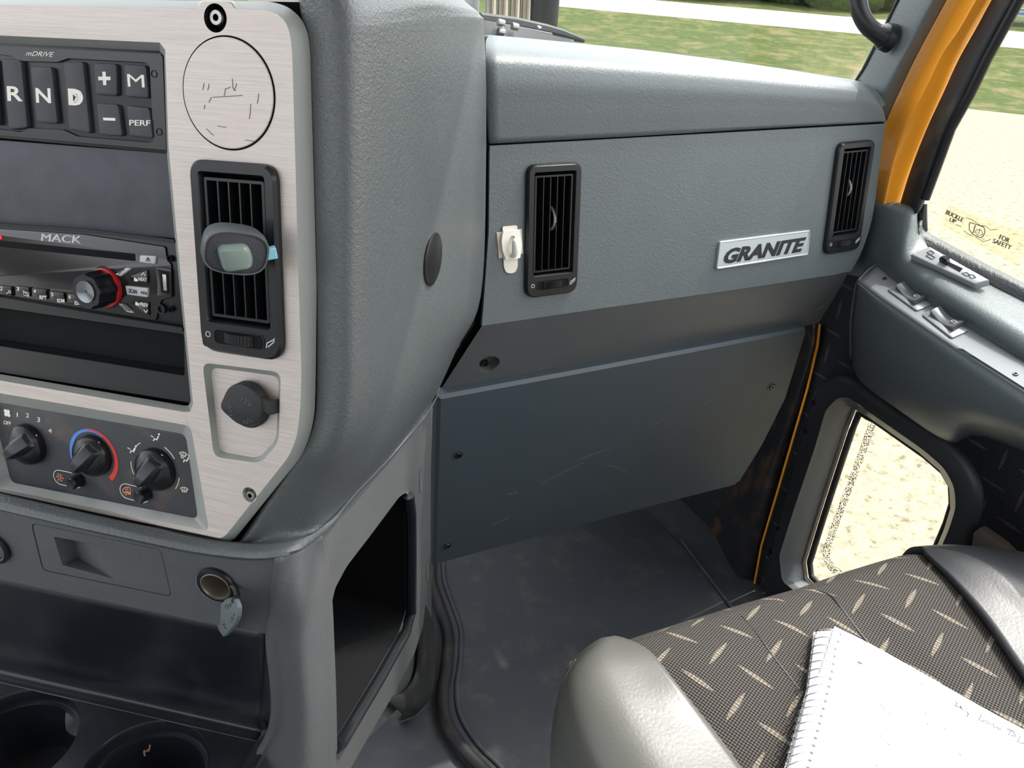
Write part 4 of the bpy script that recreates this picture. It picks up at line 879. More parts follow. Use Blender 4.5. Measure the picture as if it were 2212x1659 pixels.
# --- open lighter socket with hanging cap
ls = thing('lighter_socket', 'open round 12V lighter socket below the drawer with its cap hanging', 'socket', F.at(465, 1267), F.rot())
c = V(F.p(465, 1267, .003)); R_ = .0172
b = B(F); b.lathe([(R_, -.003), (R_, .001), (R_*.95, .003), (R_*.80, .0035), (R_*.74, .003)], c, 40, cap=False); obj('socket_bezel', b, m_bsat, ls)
b = B(F); b.lathe([(R_*.75, .0018), (R_*.75, .0034), (R_*.70, .0036), (R_*.67, .002), (R_*.66, -.03)], c, 40, cap=True); obj('metal_barrel', b, simple('socket_metal', G(168, 158, 146), .35, .9), ls)
cap_o = F.hit(487, 1321, .014); cn = (F.n*.62+F.ex*-.75+V((0, 0, .12))).normalized(); CPB = Board(cap_o, V((0, 0, 1)).cross(cn), cn)
lpx = [(497, 1291), (508, 1296), (514, 1312), (513, 1332), (505, 1350), (492, 1366), (482, 1376), (472, 1362), (466, 1345), (467, 1325), (476, 1306), (486, 1295)]
m_capg = simple('worn_grey_cap', G(96, 106, 108), .4)
b = B(CPB); b.prism(rnd(CPB.L(lpx), .002, 2), -.003, 0, .0006); cp = obj('hanging_cap', b, m_capg, ls)
for bl, br, tl in (((489, 1316), (502, 1310), (486, 1308)), ((502, 1344), (509, 1326), (497, 1342)), ((479, 1343), (484, 1360), (485, 1342))):
    q = B(CPB); q.txtpx('12V', bl, br, tl, .0001); obj('embossed_text', q, simple('cap_text', G(70, 66, 58), .7) if 'cap_text' not in bpy.data.materials else bpy.data.materials['cap_text'], cp)
b = B(); b.tube([F.hit(500, 1262, .001), F.hit(509, 1272, .004), F.hit(514, 1290, .010), CPB.hit(505, 1297)], [.0022]*4, 8); obj('cap_strap', b, m_bsat, ls)
b = B(CPB); b.lathe([(.0075, -.010), (.0085, -.008), (.0085, -.003)], CPB.p(478, 1330), 24); obj('cap_plug', b, m_capg, ls)
# partly visible socket at the left edge
b = B(F); c = F.p(-14, 1180); b.lathe([(.0165, -.003), (.0165, .003), (.0135, .004), (.0120, .003), (.0118, -.012)], c, 36); o = obj('round_socket', b, m_bsat, None, F.at(-14, 1180), F.rot()); tag(o, 'black round socket cut off by the left edge, level with the drawer', 'socket')
# --- tray with cup holders
tr = thing('cup_holder_tray', 'glossy black moulded tray with two round cup holders', 'tray', T.W(*T.p(300, 1560)))
m_tray = NT('glossy_black_tray'); _c = m_tray.coord(); m_tray.base(m_tray.mix(m_tray.ramp(m_tray.noise(_c, 16, 4, .6), [(.5, (0, 0, 0, 1)), (.8, (1, 1, 1, 1))]), G(24, 27, 33), G(44, 46, 50)), .3); m_tray.bump(m_tray.noise(_c, 700, 2), .25, .0004); m_tray = m_tray.m
cR = fit3(T.p(185, 1650), T.p(330, 1557), T.p(452, 1650)); cL = fit3(T.p(173, 1560), T.p(95, 1487), T.p(-10, 1510))
hR, hL = circ(cR[0], cR[1], 48), circ(cL[0], cL[1], 48)
tl_ = T.L([(-180, 1402), (0, 1444), (300, 1510), (560, 1572), (585, 1560), (588, 1575), (572, 1605), (536, 1665), (440, 1800), (200, 2100), (-260, 2000)])
b = B(T); b.cap_holes(tl_, [hR, hL], 0)
for h_, c_ in ((hR, cR), (hL, cL)):
    b.loft([[(x, y, 0) for x, y in h_], [(x, y, -.003) for x, y in circ(c_[0], c_[1]*.97, 48)], [(x, y, -.016) for x, y in circ(c_[0], c_[1]*.955, 48)], [(x, y, -.0165) for x, y in circ(c_[0], c_[1]*.90, 48)], [(x, y, -.075) for x, y in circ(c_[0], c_[1]*.84, 48)]], 0, False, True)
obj('tray_deck', b, m_tray, tr, recalc=False, angle=40)
# back wall: F-parallel, filleted into the deck
cols = [-180, 0, 150, 300, 450, 575]; rows = []
def bl_(u): return 1444+ (u)*.2286 if u > 0 else 1444+u*.233
top_ = lambda u: 1250+u*.2066
for u in cols:
    a = F.hit(u, top_(u)-6, -.026); c_ = PZ(u, bl_(u), ZT); m1 = F.hit(u, (top_(u)+bl_(u))/2, -.028); m2 = F.hit(u, bl_(u)-58, -.028); m3 = F.hit(u, bl_(u)-22, -.024)
    rows.append([a, m1, m2, m3, PZ(u, bl_(u)+2, ZT+.0030), PZ(u-2, bl_(u)+18, ZT+.0004), PZ(u-4, bl_(u)+30, ZT+.0002)])
net_obj('back_wall', rows, m_tray, tr, 5, .003)
rows = []
for (a_px, b_px, c_px) in (((575, 1362), (581, 1368), (583, 1368)), ((570, 1450), (585, 1455), (589, 1455)), ((562, 1540), (584, 1535), (591, 1535)), ((560, 1572), (583, 1572), (588, 1574)), ((530, 1640), (548, 1635), (556, 1640)), ((470, 1740), (488, 1735), (494, 1740))):
    rows.append([F.hit(*a_px, -.024) if a_px[1] < 1560 else PZ(*a_px, ZT), F.hit(*b_px, -.010) if a_px[1] < 1560 else PZ(*b_px, ZT+.008), F.hit(*c_px, -.002) if a_px[1] < 1560 else PZ(*c_px, ZT+.014)])
net_obj('side_wall', rows, m_tray, tr, 4, .002)
# spring tab in the left holder
b = B(T); c_ = cL[0]; R2 = cL[1]; lo = []
for k, (a, rr_, z_) in enumerate(((78, .955, -.018), (66, .80, -.020), (52, .74, -.021), (40, .80, -.020), (30, .955, -.018))):
    a = math.radians(a); x, y = c_[0]+R2*rr_*math.cos(a), c_[1]+R2*rr_*math.sin(a); x2, y2 = c_[0]+R2*.95*math.cos(a), c_[1]+R2*.95*math.sin(a); lo.append([(x, y, z_-.008), (x, y, z_), (x2, y2, z_+.002), (x2, y2, z_-.008)])
b.loft(lo, 0, True, True, closed=True); obj('grip_tab', b, m_bsat, tr, bevel=.0006)
b = B(T); lf = T.p(322, 1602, -.006); b.stroke([lf, (lf[0]+.002, lf[1]-.004), (lf[0]-.001, lf[1]-.008), (lf[0]+.002, lf[1]-.011)], .0014, -.012, -.0105); b.stroke([(lf[0]-.002, lf[1]-.007), (lf[0]+.003, lf[1]-.005)], .0010, -.012, -.0105)
o = obj('dry_leaf', b, simple('dry_leaf_brown', G(132, 100, 72), .9)); tag(o, 'tiny dry brown leaf scrap on the rim of the right cup holder', 'leaf')
# ================================================================== door side
# --- pillars between windshield and door window
pz = lambda pts, X_, dz=0: [PX(u, v, X_) for u, v in pts]
gask = [(1990, -90), (1940, 0), (1915, 52), (1888, 105), (1865, 150), (1846, 176)]
gl_ = [(2000, -90), (1950, 0), (1924, 52), (1897, 105), (1874, 150), (1856, 178)]
mid1 = [(2055, -90), (2005, 0), (1972, 60), (1938, 125), (1912, 175), (1888, 215)]
mid2 = [(2072, -90), (2022, 0), (1990, 60), (1953, 130), (1926, 185), (1896, 240)]
org0 = [(2095, -90), (2046, 0), (2012, 62), (1976, 130), (1945, 195), (1915, 262), (1900, 345), (1884, 450)]
rows = [pz(gask, .975), pz(gl_, .955), pz(mid1, .93), pz(mid2, .932), pz(org0[:6], .955)]
p_ = net_obj('trim_1', rows, m_plas, None, 5, .004, loc=PX(1960, 60, .95)); tag(p_, kind='structure')
b = B(); b.tube(pz([(1994, -90), (1943, 0), (1918, 52), (1891, 105), (1868, 150), (1848, 182)], .965), .0042, 8); o = obj('trim_7', b, m_black, angle=60); tag(o, kind='structure')
org = [[(2094, -90), (2045, 0), (2011, 62), (1975, 130), (1944, 195), (1914, 262), (1899, 345), (1884, 460)],
       [(2125, -90), (2074, 0), (2040, 62), (2002, 130), (1968, 195), (1936, 262), (1912, 345), (1893, 460)],
       [(2156, -90), (2104, 0), (2069, 62), (2030, 120), (1996, 190), (1960, 262), (1928, 345), (1902, 460)],
       [(2166, -90), (2114, 0), (2078, 62), (2040, 120), (2006, 190), (1970, 262), (1938, 345), (1912, 460)],
       [(2198, -90), (2146, 0), (2110, 62), (2072, 130), (2040, 200), (2004, 280), (1968, 370), (1940, 460)]]
rows = [pz(org[0], .965), pz(org[1], .958), pz(org[2], .950), pz(org[3], .953), pz(org[4], .975)]
p_ = net_obj('trim_2', rows, m_paint, None, 6, .004, loc=PX(2000, 200, .96), angle=70); tag(p_, kind='structure')
seal = [[(2196, -90), (2142, 0), (2108, 62), (2070, 130), (2038, 200), (2001, 280), (1966, 370), (1938, 460)],
        [(2220, -90), (2165, 0), (2130, 62), (2092, 130), (2058, 200), (2020, 280), (1984, 370), (1960, 460)],
        [(2242, -90), (2185, 0), (2148, 62), (2112, 130), (2077, 200), (2038, 280), (2004, 370), (1982, 460)],
        [(2262, -90), (2204, 0), (2170, 62), (2135, 128), (2098, 205), (2056, 278), (2026, 360), (1996, 440), (1992, 470)][:8]]
rows = [pz(seal[0], .968), pz(seal[1], .955), pz(seal[2], .952), pz(seal[3], .962)]
p_ = net_obj('door_1_seal', rows, m_rub, None, 6, .005, loc=PX(2080, 200, .96)); p_.name = 'door_seal'; tag(p_, 'ribbed black rubber door seal running up beside the orange pillar', 'seal')
b = B(); ln = [(2262, -90), (2202, 0), (2168, 62), (2132, 128), (2095, 205), (2054, 278), (2024, 360), (1998, 430)]
b.tube([PX(u, v, .955) for u, v in ln], .006, 10); obj('seal_bead', b, m_black, p_)
# --- door window glass with its sticker
gw = [(1998, 440), (2024, 358), (2056, 276), (2098, 203), (2135, 126), (2206, 0), (2262, -100), (2600, -100), (2600, 900), (2212, 650), (2010, 532), (1992, 500)]
GX = .995; GB = Board((GX, 0, 0), (0, -1, 0), (-1, 0, 0))
b = B(GB); l_ = GB.L(gw); b.loft([[(x, y, -.004) for x, y in l_], [(x, y, 0) for x, y in l_]], 0, True, True); o = obj('window_2', b, m_glass); tag(o, kind='structure')
st_q = [(2046, 444), (2218, 506), (2200, 572), (2030, 488)]
stk = thing('window_sticker', 'clear rectangular sticker on the door window reading buckle up for safety', 'sticker', GB.at(2120, 500), GB.rot())
m_clear = glass_mat('clear_sticker_film', (.93, .90, .78, 1))
b = B(GB); b.prism(rnd(GB.L([(2046, 442), (2216, 504), (2202, 576), (2030, 486)], .0005), .002), .0001, .0002); obj('film', b, m_clear, stk)
m_sttx = simple('sticker_print', G(132, 126, 102), .7)
b = B(GB); h_ = .0008
for tx, bl, br, tl in (('BUCKLE', (2042, 462), (2078, 480), (2046, 453)), ('UP', (2050, 478), (2063, 483), (2053, 470)), ('FOR', (2157, 516), (2178, 525), (2161, 506)), ('SAFETY', (2143, 524), (2182, 539), (2147, 515))):
    q = B(GB); q.txtpx(tx, bl, br, tl, h_, bold=0); q.txtpx(tx, (bl[0]+.8, bl[1]+.3), (br[0]+.8, br[1]+.3), (tl[0]+.8, tl[1]+.3), h_, bold=0); obj('lettering', q, m_sttx, stk)
b = B(GB)
for pts in ([(2066, 485), (2077, 490)], [(2086, 470), (2099, 474), (2110, 481), (2122, 490)], [(2121, 487), (2129, 488), (2140, 497), (2154, 495)], [(2082, 498), (2092, 506), (2101, 510)], [(2108, 512), (2124, 522), (2136, 519), (2140, 516)]): b.stroke(GB.L(pts, h_), .0008, h_-.0003, h_+.0003)
b.stroke(rnd(GB.L([(2094, 480), (2126, 490), (2128, 503), (2120, 514), (2101, 506), (2094, 496)], h_), .002, 3), .0012, h_-.0003, h_+.0003, closed=True); b.stroke(GB.L([(2107, 486), (2102, 504)], h_), .0014, h_-.0003, h_+.0003)
b.stroke(sup(GB.p(2115, 502, h_), .005, .0035, 16, 2), .0008, h_-.0003, h_+.0003, closed=True); b.stroke(GB.L([(2114, 504), (2117, 494)], h_), .0008, h_-.0003, h_+.0003)
obj('buckle_drawing', b, m_sttx, stk)
# --- door panel
door = thing('door_1', None, None, PX(2000, 800, .97)); tag(door, kind='structure')
def dobj(*a, **k): return obj(*a, **k)
# black grained sill under the glass
sill = [[(1992, 495), (2008, 528), (2060, 556), (2130, 596), (2212, 640), (2400, 745)], [(1998, 478), (2016, 505), (2070, 536), (2140, 572), (2212, 612), (2400, 712)]]
sill = [[(1996, 470), (2002, 498), (2060, 532), (2135, 572), (2214, 612), (2400, 712)], [(1990, 480), (1998, 506), (2056, 540), (2130, 580), (2212, 621), (2400, 722)], [(1986, 500), (1992, 522), (2040, 556), (2120, 606), (2212, 656), (2400, 760)]]
rows = [pz(sill[0], .985), pz(sill[1], .965), pz(sill[2], .955)]
net_obj('window_sill', rows, grained('sill_black_vinyl', G(52, 54, 56), .42, 300, .8, .001), door, 5, .004)
b = B(); b.tube([PX(u, v, .978) for u, v in ((1994, 500), (1991, 470), (1996, 440))], [.006, .007, .004], 8); obj('seal_end', b, m_black, door)
# upper moulding, from the pillar base along the sill
MX = (.965, .945, .925, .92, .925, .945)
mold = [  # columns front -> rear ; rows top -> bottom
 [(1868, 432), (1892, 434), (1945, 438), (1978, 449), (1986, 500), (2030, 552), (2137, 612), (2212, 650), (2420, 760)],
 [(1868, 440), (1892, 444), (1940, 450), (1968, 470), (1976, 530), (2020, 572), (2125, 634), (2212, 686), (2420, 805)],
 [(1862, 480), (1888, 490), (1925, 500), (1948, 530), (1962, 565), (2008, 600), (2110, 660), (2212, 718), (2420, 845)],
 [(1850, 530), (1880, 540), (1910, 550), (1930, 570), (1950, 590), (1998, 622), (2100, 686), (2212, 756), (2420, 890)],
 [(1838, 565), (1866, 570), (1890, 572), (1912, 588), (1932, 602), (1985, 640), (2092, 704), (2212, 782), (2420, 920)]]
XS = [(.975, .965, .962, .960, .958, .958, .958, .958, .958), (.965, .950, .943, .940, .938, .932, .930, .928, .925), (.955, .938, .928, .922, .918, .910, .902, .898, .893), (.95, .932, .925, .917, .912, .903, .893, .886, .88), (.955, .938, .930, .925, .918, .907, .897, .888, .88)]
rows = [[PX(u, v, x) for (u, v), x in zip(r, xr)] for r, xr in zip(mold, XS)]
rows.append([p+V((-.006, 0, -.018)) for p in rows[-1]])
net_obj('upper_moulding', rows, m_plas, door, 6, .004)
b = B(); cb_ = Board((.988, 0, 0), (0, -1, 0), (-1, 0, 0)); q = cb_.L([(1850, 470), (1992, 524), (2040, 560), (2420, 775), (2420, 900), (2100, 960), (1850, 820), (1760, 800)]); b = B(cb_); b.prism(q, -.006, 0); obj('door_core', b, m_black, door)
# armrest top (sloping switch panel) and front face
A1 = [(1897, 571), (1930, 600), (1985, 639), (2093, 704), (2212, 781), (2420, 920)]; A0 = [(1857, 606), (1893, 634), (1950, 674), (2052, 744), (2192, 834), (2420, 980)]
x1 = [.930, .920, .909, .899, .890, .882]; x0 = [.890, .880, .868, .853, .836, .815]
r1 = [PX(u, v, x) for (u, v), x in zip(A1, x1)]; r0 = [PX(u, v, x) for (u, v), x in zip(A0, x0)]
nm_ = (r1[3]-r1[1]).cross(r0[2]-r1[2]).normalized(); 
if nm_.z < 0: nm_ = -nm_
AB = Board((r0[2]+r1[2])/2, (r1[4]-r1[1]), nm_)                     # armrest switch plane
A0p = [AB.hit(u, v) for u, v in A0]; A1p = [AB.hit(u, v) for u, v in A1]
edge0 = [AB.hit(u-3, v+1, -.0022)+V((-.0015, 0, 0)) for u, v in A0]
f1 = [(1850, 622), (1880, 655), (1935, 700), (2040, 775), (2170, 862), (2420, 1010)]; f2 = [(1840, 700), (1862, 740), (1925, 800), (2040, 870), (2140, 905), (2420, 1040)]; f3 = [(1841, 785), (1862, 820), (1940, 878), (2046, 944), (2126, 934), (2420, 1060)]
def offx(pxs, A, d): return [PX(u, v, a.x+dd) for (u, v), a, dd in zip(pxs, A, d)]
rows = [A1p, [a.lerp(c, .5) for a, c in zip(A1p, A0p)], A0p, edge0, offx(f1, A0p, (-.0, -.002, -.003, -.004, -.004, -.004)), offx(f2, A0p, (.03, .02, .01, .008, .012, .02)), offx(f3, A0p, (.07, .06, .05, .055, .07, .08)), [PX(u+6, v+12, .972) for u, v in f3]]
net_obj('armrest_body', rows[2:], m_plas, door, 5, .004)
ft = [AB.p(u, v) for u, v in [(1876, 589)]+A1[0:0]]
m_swp = simple('switch_panel_satin', G(104, 108, 112), .34)
b = B(); n5 = len(A1p); b.add(A1p+A0p, [[i, i+1, n5+i+1, n5+i] for i in range(n5-1)]); 
b2 = face_net([A1p, [a.lerp(c, .5) for a, c in zip(A1p, A0p)], A0p], CAM, 4); obj('switch_panel', b2, m_swp, door, solid=.003, recalc=False)
b = B(); fr_ = [A1[0], (1880, 580), (1862, 600), A0[0]]
front = [[AB.hit(1897, 571), AB.hit(1878, 586), AB.hit(1857, 606)], [PX(1890, 575, .945), PX(1866, 592, .93), PX(1850, 622, .895)], [PX(1872, 600, .955), PX(1850, 640, .945), PX(1840, 700, .925)], [PX(1860, 640, .965), PX(1846, 700, .96), PX(1841, 785, .965)]]
net_obj('armrest_nose', front, m_plas, door, 4, .003)
for u, v in ((1911, 602), (2194, 808)):
    hexscrew(AB, u, v, .0030, .0005, 'screw', None, door)
def rocker(fq, rq, label):
    u, v = sum(p[0] for p in fq)/4, sum(p[1] for p in fq)/4
    t = thing('window_switch', label, 'switch', AB.at(u, v, .001), AB.rot(), 'armrest rocker switches')
    o_ = [(-42, -24), (-8, -42+22), (40, 12), (36, 26), (14, 30), (-38, -6)]
    frp = [(u-42, v-17), (u-20, v-30), (u+8, v-12), (u+46, v+14), (u+42, v+24), (u+14, v+27), (u-8, v+12), (u-40, v-8)]
    l_ = rnd(AB.L(fq, .002), .0035, 4); b = B(AB); b.prism(l_, 0, .0022, .0008); obj('switch_frame', b, m_swp, t)
    rp = [(u-20, v-24), (u+0, v-26), (u+36, v+2), (u+34, v+13), (u+14, v+16), (u-8, v+1), (u-22, v-14)]
    P_ = AB.L(rq, .004)
    a, b_, c_, d_ = [V(q) for q in P_]; b = B(AB); lo = []
    for k in range(9):
        t_ = k/8; z = .0035+.0060*(abs(2*t_-1)**1.6)*(1.0 if t_ > .5 else .85); p, q = a.lerp(d_, t_), b_.lerp(c_, t_); lo.append([(p.x, p.y, .001), (p.x, p.y, z-.001), (p.x+(q.x-p.x)*.08, p.y+(q.y-p.y)*.08, z), (p.x+(q.x-p.x)*.92, p.y+(q.y-p.y)*.92, z), (q.x, q.y, z-.001), (q.x, q.y, .001)])
    b.loft(lo, 0, True, True); rk = obj('rocker', b, simple('rocker_satin', G(84, 88, 92), .25) if 'rocker_satin' not in bpy.data.materials else bpy.data.materials['rocker_satin'], t, angle=40)
    b = B(AB); e = a.lerp(d_, .8).lerp(b_.lerp(c_, .8), .5); s_ = .0028; sq = [(e.x-s_, e.y-s_*.8), (e.x+s_, e.y-s_*.8), (e.x+s_, e.y+s_*.8), (e.x-s_, e.y+s_*.8)]; b.stroke(sq, .0005, .0050, .0078, closed=True); obj('window_symbol', b, m_grey, rk)
rocker([(1917, 625), (1937, 614), (2014, 657), (1980, 671)], [(1935, 622), (1957, 612), (2001, 645), (1976, 657)], 'silver grey rocker switch nearest the dash on the door armrest'); rocker([(1991, 679), (2010, 668), (2094, 713), (2056, 730)], [(2009, 677), (2032, 667), (2082, 700), (2058, 714)], 'silver grey rocker switch nearer the seat on the door armrest')
# --- lock slider on top of the moulding
SBn = (AB.n+V((0, 0, .8))).normalized(); so_ = PX(2052, 578, .93); SB = Board(so_, (rows and (r1[4]-r1[1])), V((-.55, -.1, .83)).normalized())
sl_ = thing('lock_slider', 'long silver grey lock slider plate on the door moulding below the window', 'door lock', SB.o, SB.rot())
pl = [(1967, 549), (1990, 538), (2008, 531), (2070, 558), (2137, 603), (2130, 610), (2106, 613), (2030, 582)]
b = B(SB); b.prism(rnd(SB.L([(1966, 549), (2008, 532), (2138, 605), (2106, 613)], .004), .002, 3), -.006, .004, .0015); obj('slider_plate', b, simple('slider_silver', G(150, 154, 156), .35, .2), sl_)
b = B(SB); b.prism(SB.L([(2044, 572), (2050, 566), (2080, 580), (2073, 588)], .004), .0035, .0043); obj('slot', b, m_deep, sl_)
b = B(SB); k_ = SB.L([(2029, 565), (2037, 560), (2052, 566), (2045, 574)], .004); b.loft([[(x, y, .003) for x, y in k_], [(x, y, .010) for x, y in k_], [(x+.001, y, .0135) for x, y in inset(k_, .001)]], 0, False, True); obj('slider_knob', b, m_bsat, sl_)
for pts in ([(2002, 545), (2010, 541), (2018, 546), (2012, 550)], [(2000, 552), (2008, 549), (2020, 556), (2014, 560)], [(2078, 590), (2088, 588), (2096, 594), (2088, 596)], [(2092, 594), (2102, 593), (2108, 599), (2098, 601)]):
    b = B(SB); b.stroke(SB.L(pts, .0045), .0008, .004, .0046, closed=True); obj('lock_mark', b, m_ink, sl_)
# --- inner door skin with diamond fabric, window opening and black surround
sk = [(1766, 690), (1850, 560), (2420, 860), (2420, 1500), (2100, 1500), (1650, 1500), (1560, 1460), (1640, 1230), (1700, 940)]
sur = [(1812, 803), (1842, 812), (1890, 848), (1931, 878), (2044, 942), (2095, 990), (2122, 1040), (2127, 1085), (2116, 1130), (2088, 1210), (2050, 1330), (1940, 1440), (1800, 1400), (1660, 1330), (1652, 1240), (1690, 1100), (1735, 940), (1770, 828)]
gls = [(1812, 858), (1835, 858), (1858, 876), (1884, 894), (1996, 972), (2040, 1010), (2062, 1050), (2066, 1095), (2052, 1140), (2022, 1210), (1985, 1300), (1900, 1380), (1760, 1310), (1690, 1255), (1684, 1200), (1716, 1100), (1760, 970), (1785, 885)]
b = B(Dr); a_l, s_l = Dr.L(sk), Dr.L(sur); b.cap_holes(a_l, [inset(s_l, .002)], 0)
uvd = lambda p: (p.y*1.0, p.z*1.0)
obj('fabric_panel', b, m_fabd, door, recalc=False, uvf=uvd, solid=.004)
b = B(Dr); g_l = rnd(Dr.L(gls, .012), .01, 3); s_r = rnd(Dr.L(sur, .004), .012, 3)
b.loft([[(x, y, -.004) for x, y in s_r], [(x, y, .004) for x, y in s_r], [(x, y, .010) for x, y in inset(s_r, .004)], [(x, y, .013) for x, y in inset(s_r, .010)]], 0, False, False)
b.cap_holes(inset(s_r, .010), [g_l], .013)
obj('window_surround', b, grained('surround_black', G(40, 43, 47), .45, 600, .3, .0004), door, recalc=False, angle=50)
# wide reveal on the front side, channel and glass
g0 = Dr.L(gls, .012); gi = [(1846, 880), (1860, 884), (1872, 892), (1886, 898), (1998, 976), (2041, 1013), (2062, 1050), (2064, 1095), (2050, 1140), (2022, 1205), (1985, 1300), (1900, 1370), (1800, 1310), (1742, 1250), (1737, 1212), (1765, 1120), (1800, 1010), (1828, 925)]
g1 = Dr.L(gi, -.035)
b = B(Dr); lo = [[(x, y, .013) for x, y in g0], [(x*.8+a*.2, y*.8+c*.2, .004) for (x, y), (a, c) in zip(g0, g1)], [(x*.25+a*.75, y*.25+c*.75, -.012) for (x, y), (a, c) in zip(g0, g1)], [(a, c, -.034) for a, c in g1]]
b.loft(lo, 0, False, False); obj('window_reveal', b, grained('reveal_plastic', G(74, 78, 80), .4, 600, .3, .0004), door, recalc=False, angle=60)
b = B(Dr); ch = [(x, y, -.034) for x, y in g1]; b.tube(ch, .0042, 8, closed=True); obj('metal_channel', b, simple('channel_metal', G(176, 168, 158), .3, .85), door, angle=60)
b = B(Dr); b.tube([(x, y, -.040) for x, y in inset(g1, .008)], .0055, 8, closed=True); obj('rubber_channel', b, m_rub, door, angle=60)
b = B(Dr); b.loft([[(x, y, -.047) for x, y in g1], [(x, y, -.043) for x, y in g1]], 0, True, True); o = obj('peep_window', b, m_glass, door)
t_ = NT('dotted_frit'); _c = t_.coord('Object', (1, 1, 1)); d_ = t_.math('GREATER_THAN', t_.vor(_c, 420), .42)
tr_ = t_.n('ShaderNodeBsdfTransparent'); mx_ = t_.n('ShaderNodeMixShader'); t_.l(d_, mx_.inputs[0]); t_.base(G(150, 138, 120), .7); t_.l(t_.b.outputs[0], mx_.inputs[1]); t_.l(tr_.outputs[0], mx_.inputs[2]); t_.l(mx_.outputs[0], t_.out.inputs[0])
fo = [(1882, 896), (1860, 960), (1835, 1030), (1800, 1120), (1778, 1185), (1776, 1210), (1790, 1232), (1822, 1256)]; fi = [(1898, 908), (1874, 968), (1850, 1034), (1816, 1122), (1794, 1184), (1792, 1205), (1804, 1222), (1838, 1246)]
b = B(Dr); A_, B_ = Dr.L(fo, -.042), Dr.L(fi, -.042); b.add([(x, y, -.042) for x, y in A_+B_], [[i, i+1, len(A_)+i+1, len(A_)+i] for i in range(len(A_)-1)]); obj('dotted_border', b, t_.m, o, recalc=False, solid=.0004)
for u, v in ((1758, 870), (1740, 932), (1680, 1142), (1664, 1192)):
    b = B(Dr); b.lathe([(.0042, .010), (.0042, .0135), (.003, .0135), (.0025, .012)], Dr.p(u, v, .013), 14); obj('fixing_hole', b, m_deep, door)
# brown lower trim bar at the right behind the seat
b = B(Dr); q = Dr.L([(2094, 1196), (2100, 1150), (2112, 1142), (2160, 1176), (2212, 1228), (2300, 1330), (2250, 1360), (2160, 1260)], .02); b.prism(q, -.002, .02, .004); obj('lower_trim', b, simple('worn_brown_grey_trim', G(92, 84, 76), .6), door)
# --- hinge pillar and painted door edge in front of the door skin
hp = [[(1772, 700), (1768, 745), (1740, 860), (1705, 960), (1672, 1080), (1640, 1190), (1625, 1300), (1640, 1420)], [(1758, 700), (1750, 760), (1715, 870), (1680, 970), (1640, 1080), (1600, 1180), (1585, 1300), (1600, 1420)], [(1740, 690), (1720, 760), (1690, 870), (1650, 980), (1600, 1060), (1560, 1130), (1530, 1240), (1540, 1400)], [(1745, 650), (1700, 760), (1650, 870), (1600, 960), (1540, 1020), (1470, 1070), (1420, 1150), (1400, 1350)]]
rows = [pz(hp[0], .965), pz(hp[1], .945), pz(hp[2], .975), pz(hp[3], 1.02)]
o = net_obj('wall_right', rows, grained('kick_panel_black', G(34, 36, 39), .45, 400, .4, .0006, (G(120, 84, 56), .5)), None, 5, .005, loc=PX(1690, 960, .97)); tag(o, kind='structure')
b = B(); b.tube([PX(u, v, .957) for u, v in ((1771, 700), (1766, 745), (1744, 840), (1712, 950), (1680, 1060), (1645, 1178), (1630, 1260))], .0022, 6); o = obj('trim_8', b, m_paint, angle=60); tag(o, kind='structure')
# outer door panel below the glass so the ground is not seen through the skin
b = B(); b.box(1.02, 1.03, -.9, .30, -1.3, -.50); tag(obj('wall_outer', b, m_paint), kind='structure')
b = B(); b.box(.985, 1.03, .80, 1.36, -1.3, -.20); tag(obj('wall_side', b, m_rub), kind='structure')
b = B(); b.box(.885, .985, .80, 1.12, -.34, -.27); tag(obj('sun_blocker', b, m_rub), kind='structure')  # unseen slab added to stop sun leaking past the dash end
# --- grab handle on the pillar
gh = thing('grab_handle', 'curved black grab handle mounted on the windshield pillar', 'handle', PX(1910, 75, .94))
pth = [(1846, -110), (1850, -60), (1853, -10), (1858, 24), (1872, 52), (1892, 70), (1908, 77)]
xs_ = (.90, .90, .90, .90, .905, .915, .925); P_ = cat([PX(u, v, x) for (u, v), x in zip(pth, xs_)], 5)
b = B(); b.tube(P_, [.0112]*(len(P_)-6)+[.0114, .0118, .0124, .0132, .0142, .0152], 16); obj('handle_tube', b, m_black, gh, angle=60)
b = B(); e = P_[-1]; d = (P_[-1]-P_[-3]).normalized(); b.tube([e, e+d*.012], [.0165, .018], 20); obj('handle_foot', b, m_black, gh)
# --- wiper and cowl outside the windshield
wp = thing('windshield_wiper', 'black wiper arm and blade lying on the cowl outside the windshield', 'wiper', PY(1120, 50, 1.2))
b = B(); b.tube([PY(1036, 40, 1.16), PY(1110, 52, 1.17), PY(1180, 66, 1.17), PY(1215, 74, 1.17), PY(1262, 88, 1.16)], [.008, .010, .009, .007, .003], 8); obj('wiper_arm', b, m_black, wp)
b = B(); b.tube([PY(1040, 52, 1.15), PY(1120, 66, 1.15), PY(1190, 80, 1.15)], .006, 8); obj('wiper_blade', b, m_black, wp)
b = B(); b.tube([PY(1152, 52, 1.17), PY(1155, 62, 1.17)], [.006, .012], 12); obj('washer_nozzle', b, m_bsat, wp)
for u, v in ((1076, 50), (1106, 58), (1076, 69)):
    b = B(); b.tube([PY(u, v-2, 1.13), PY(u+12, v+1, 1.13)], .005, 10); obj('clip', b, m_steel, wp)
b = B(); b.add([PY(960, 28, 1.14), PY(1060, 46, 1.14), PY(1240, 86, 1.14), PY(1240, 130, 1.10), PY(960, 120, 1.10)], [[0, 1, 2, 3, 4]]); o = obj('cowl_panel', b, m_black, solid=.01); tag(o, 'dark cowl panel at the foot of the windshield behind the dash', 'cowl')
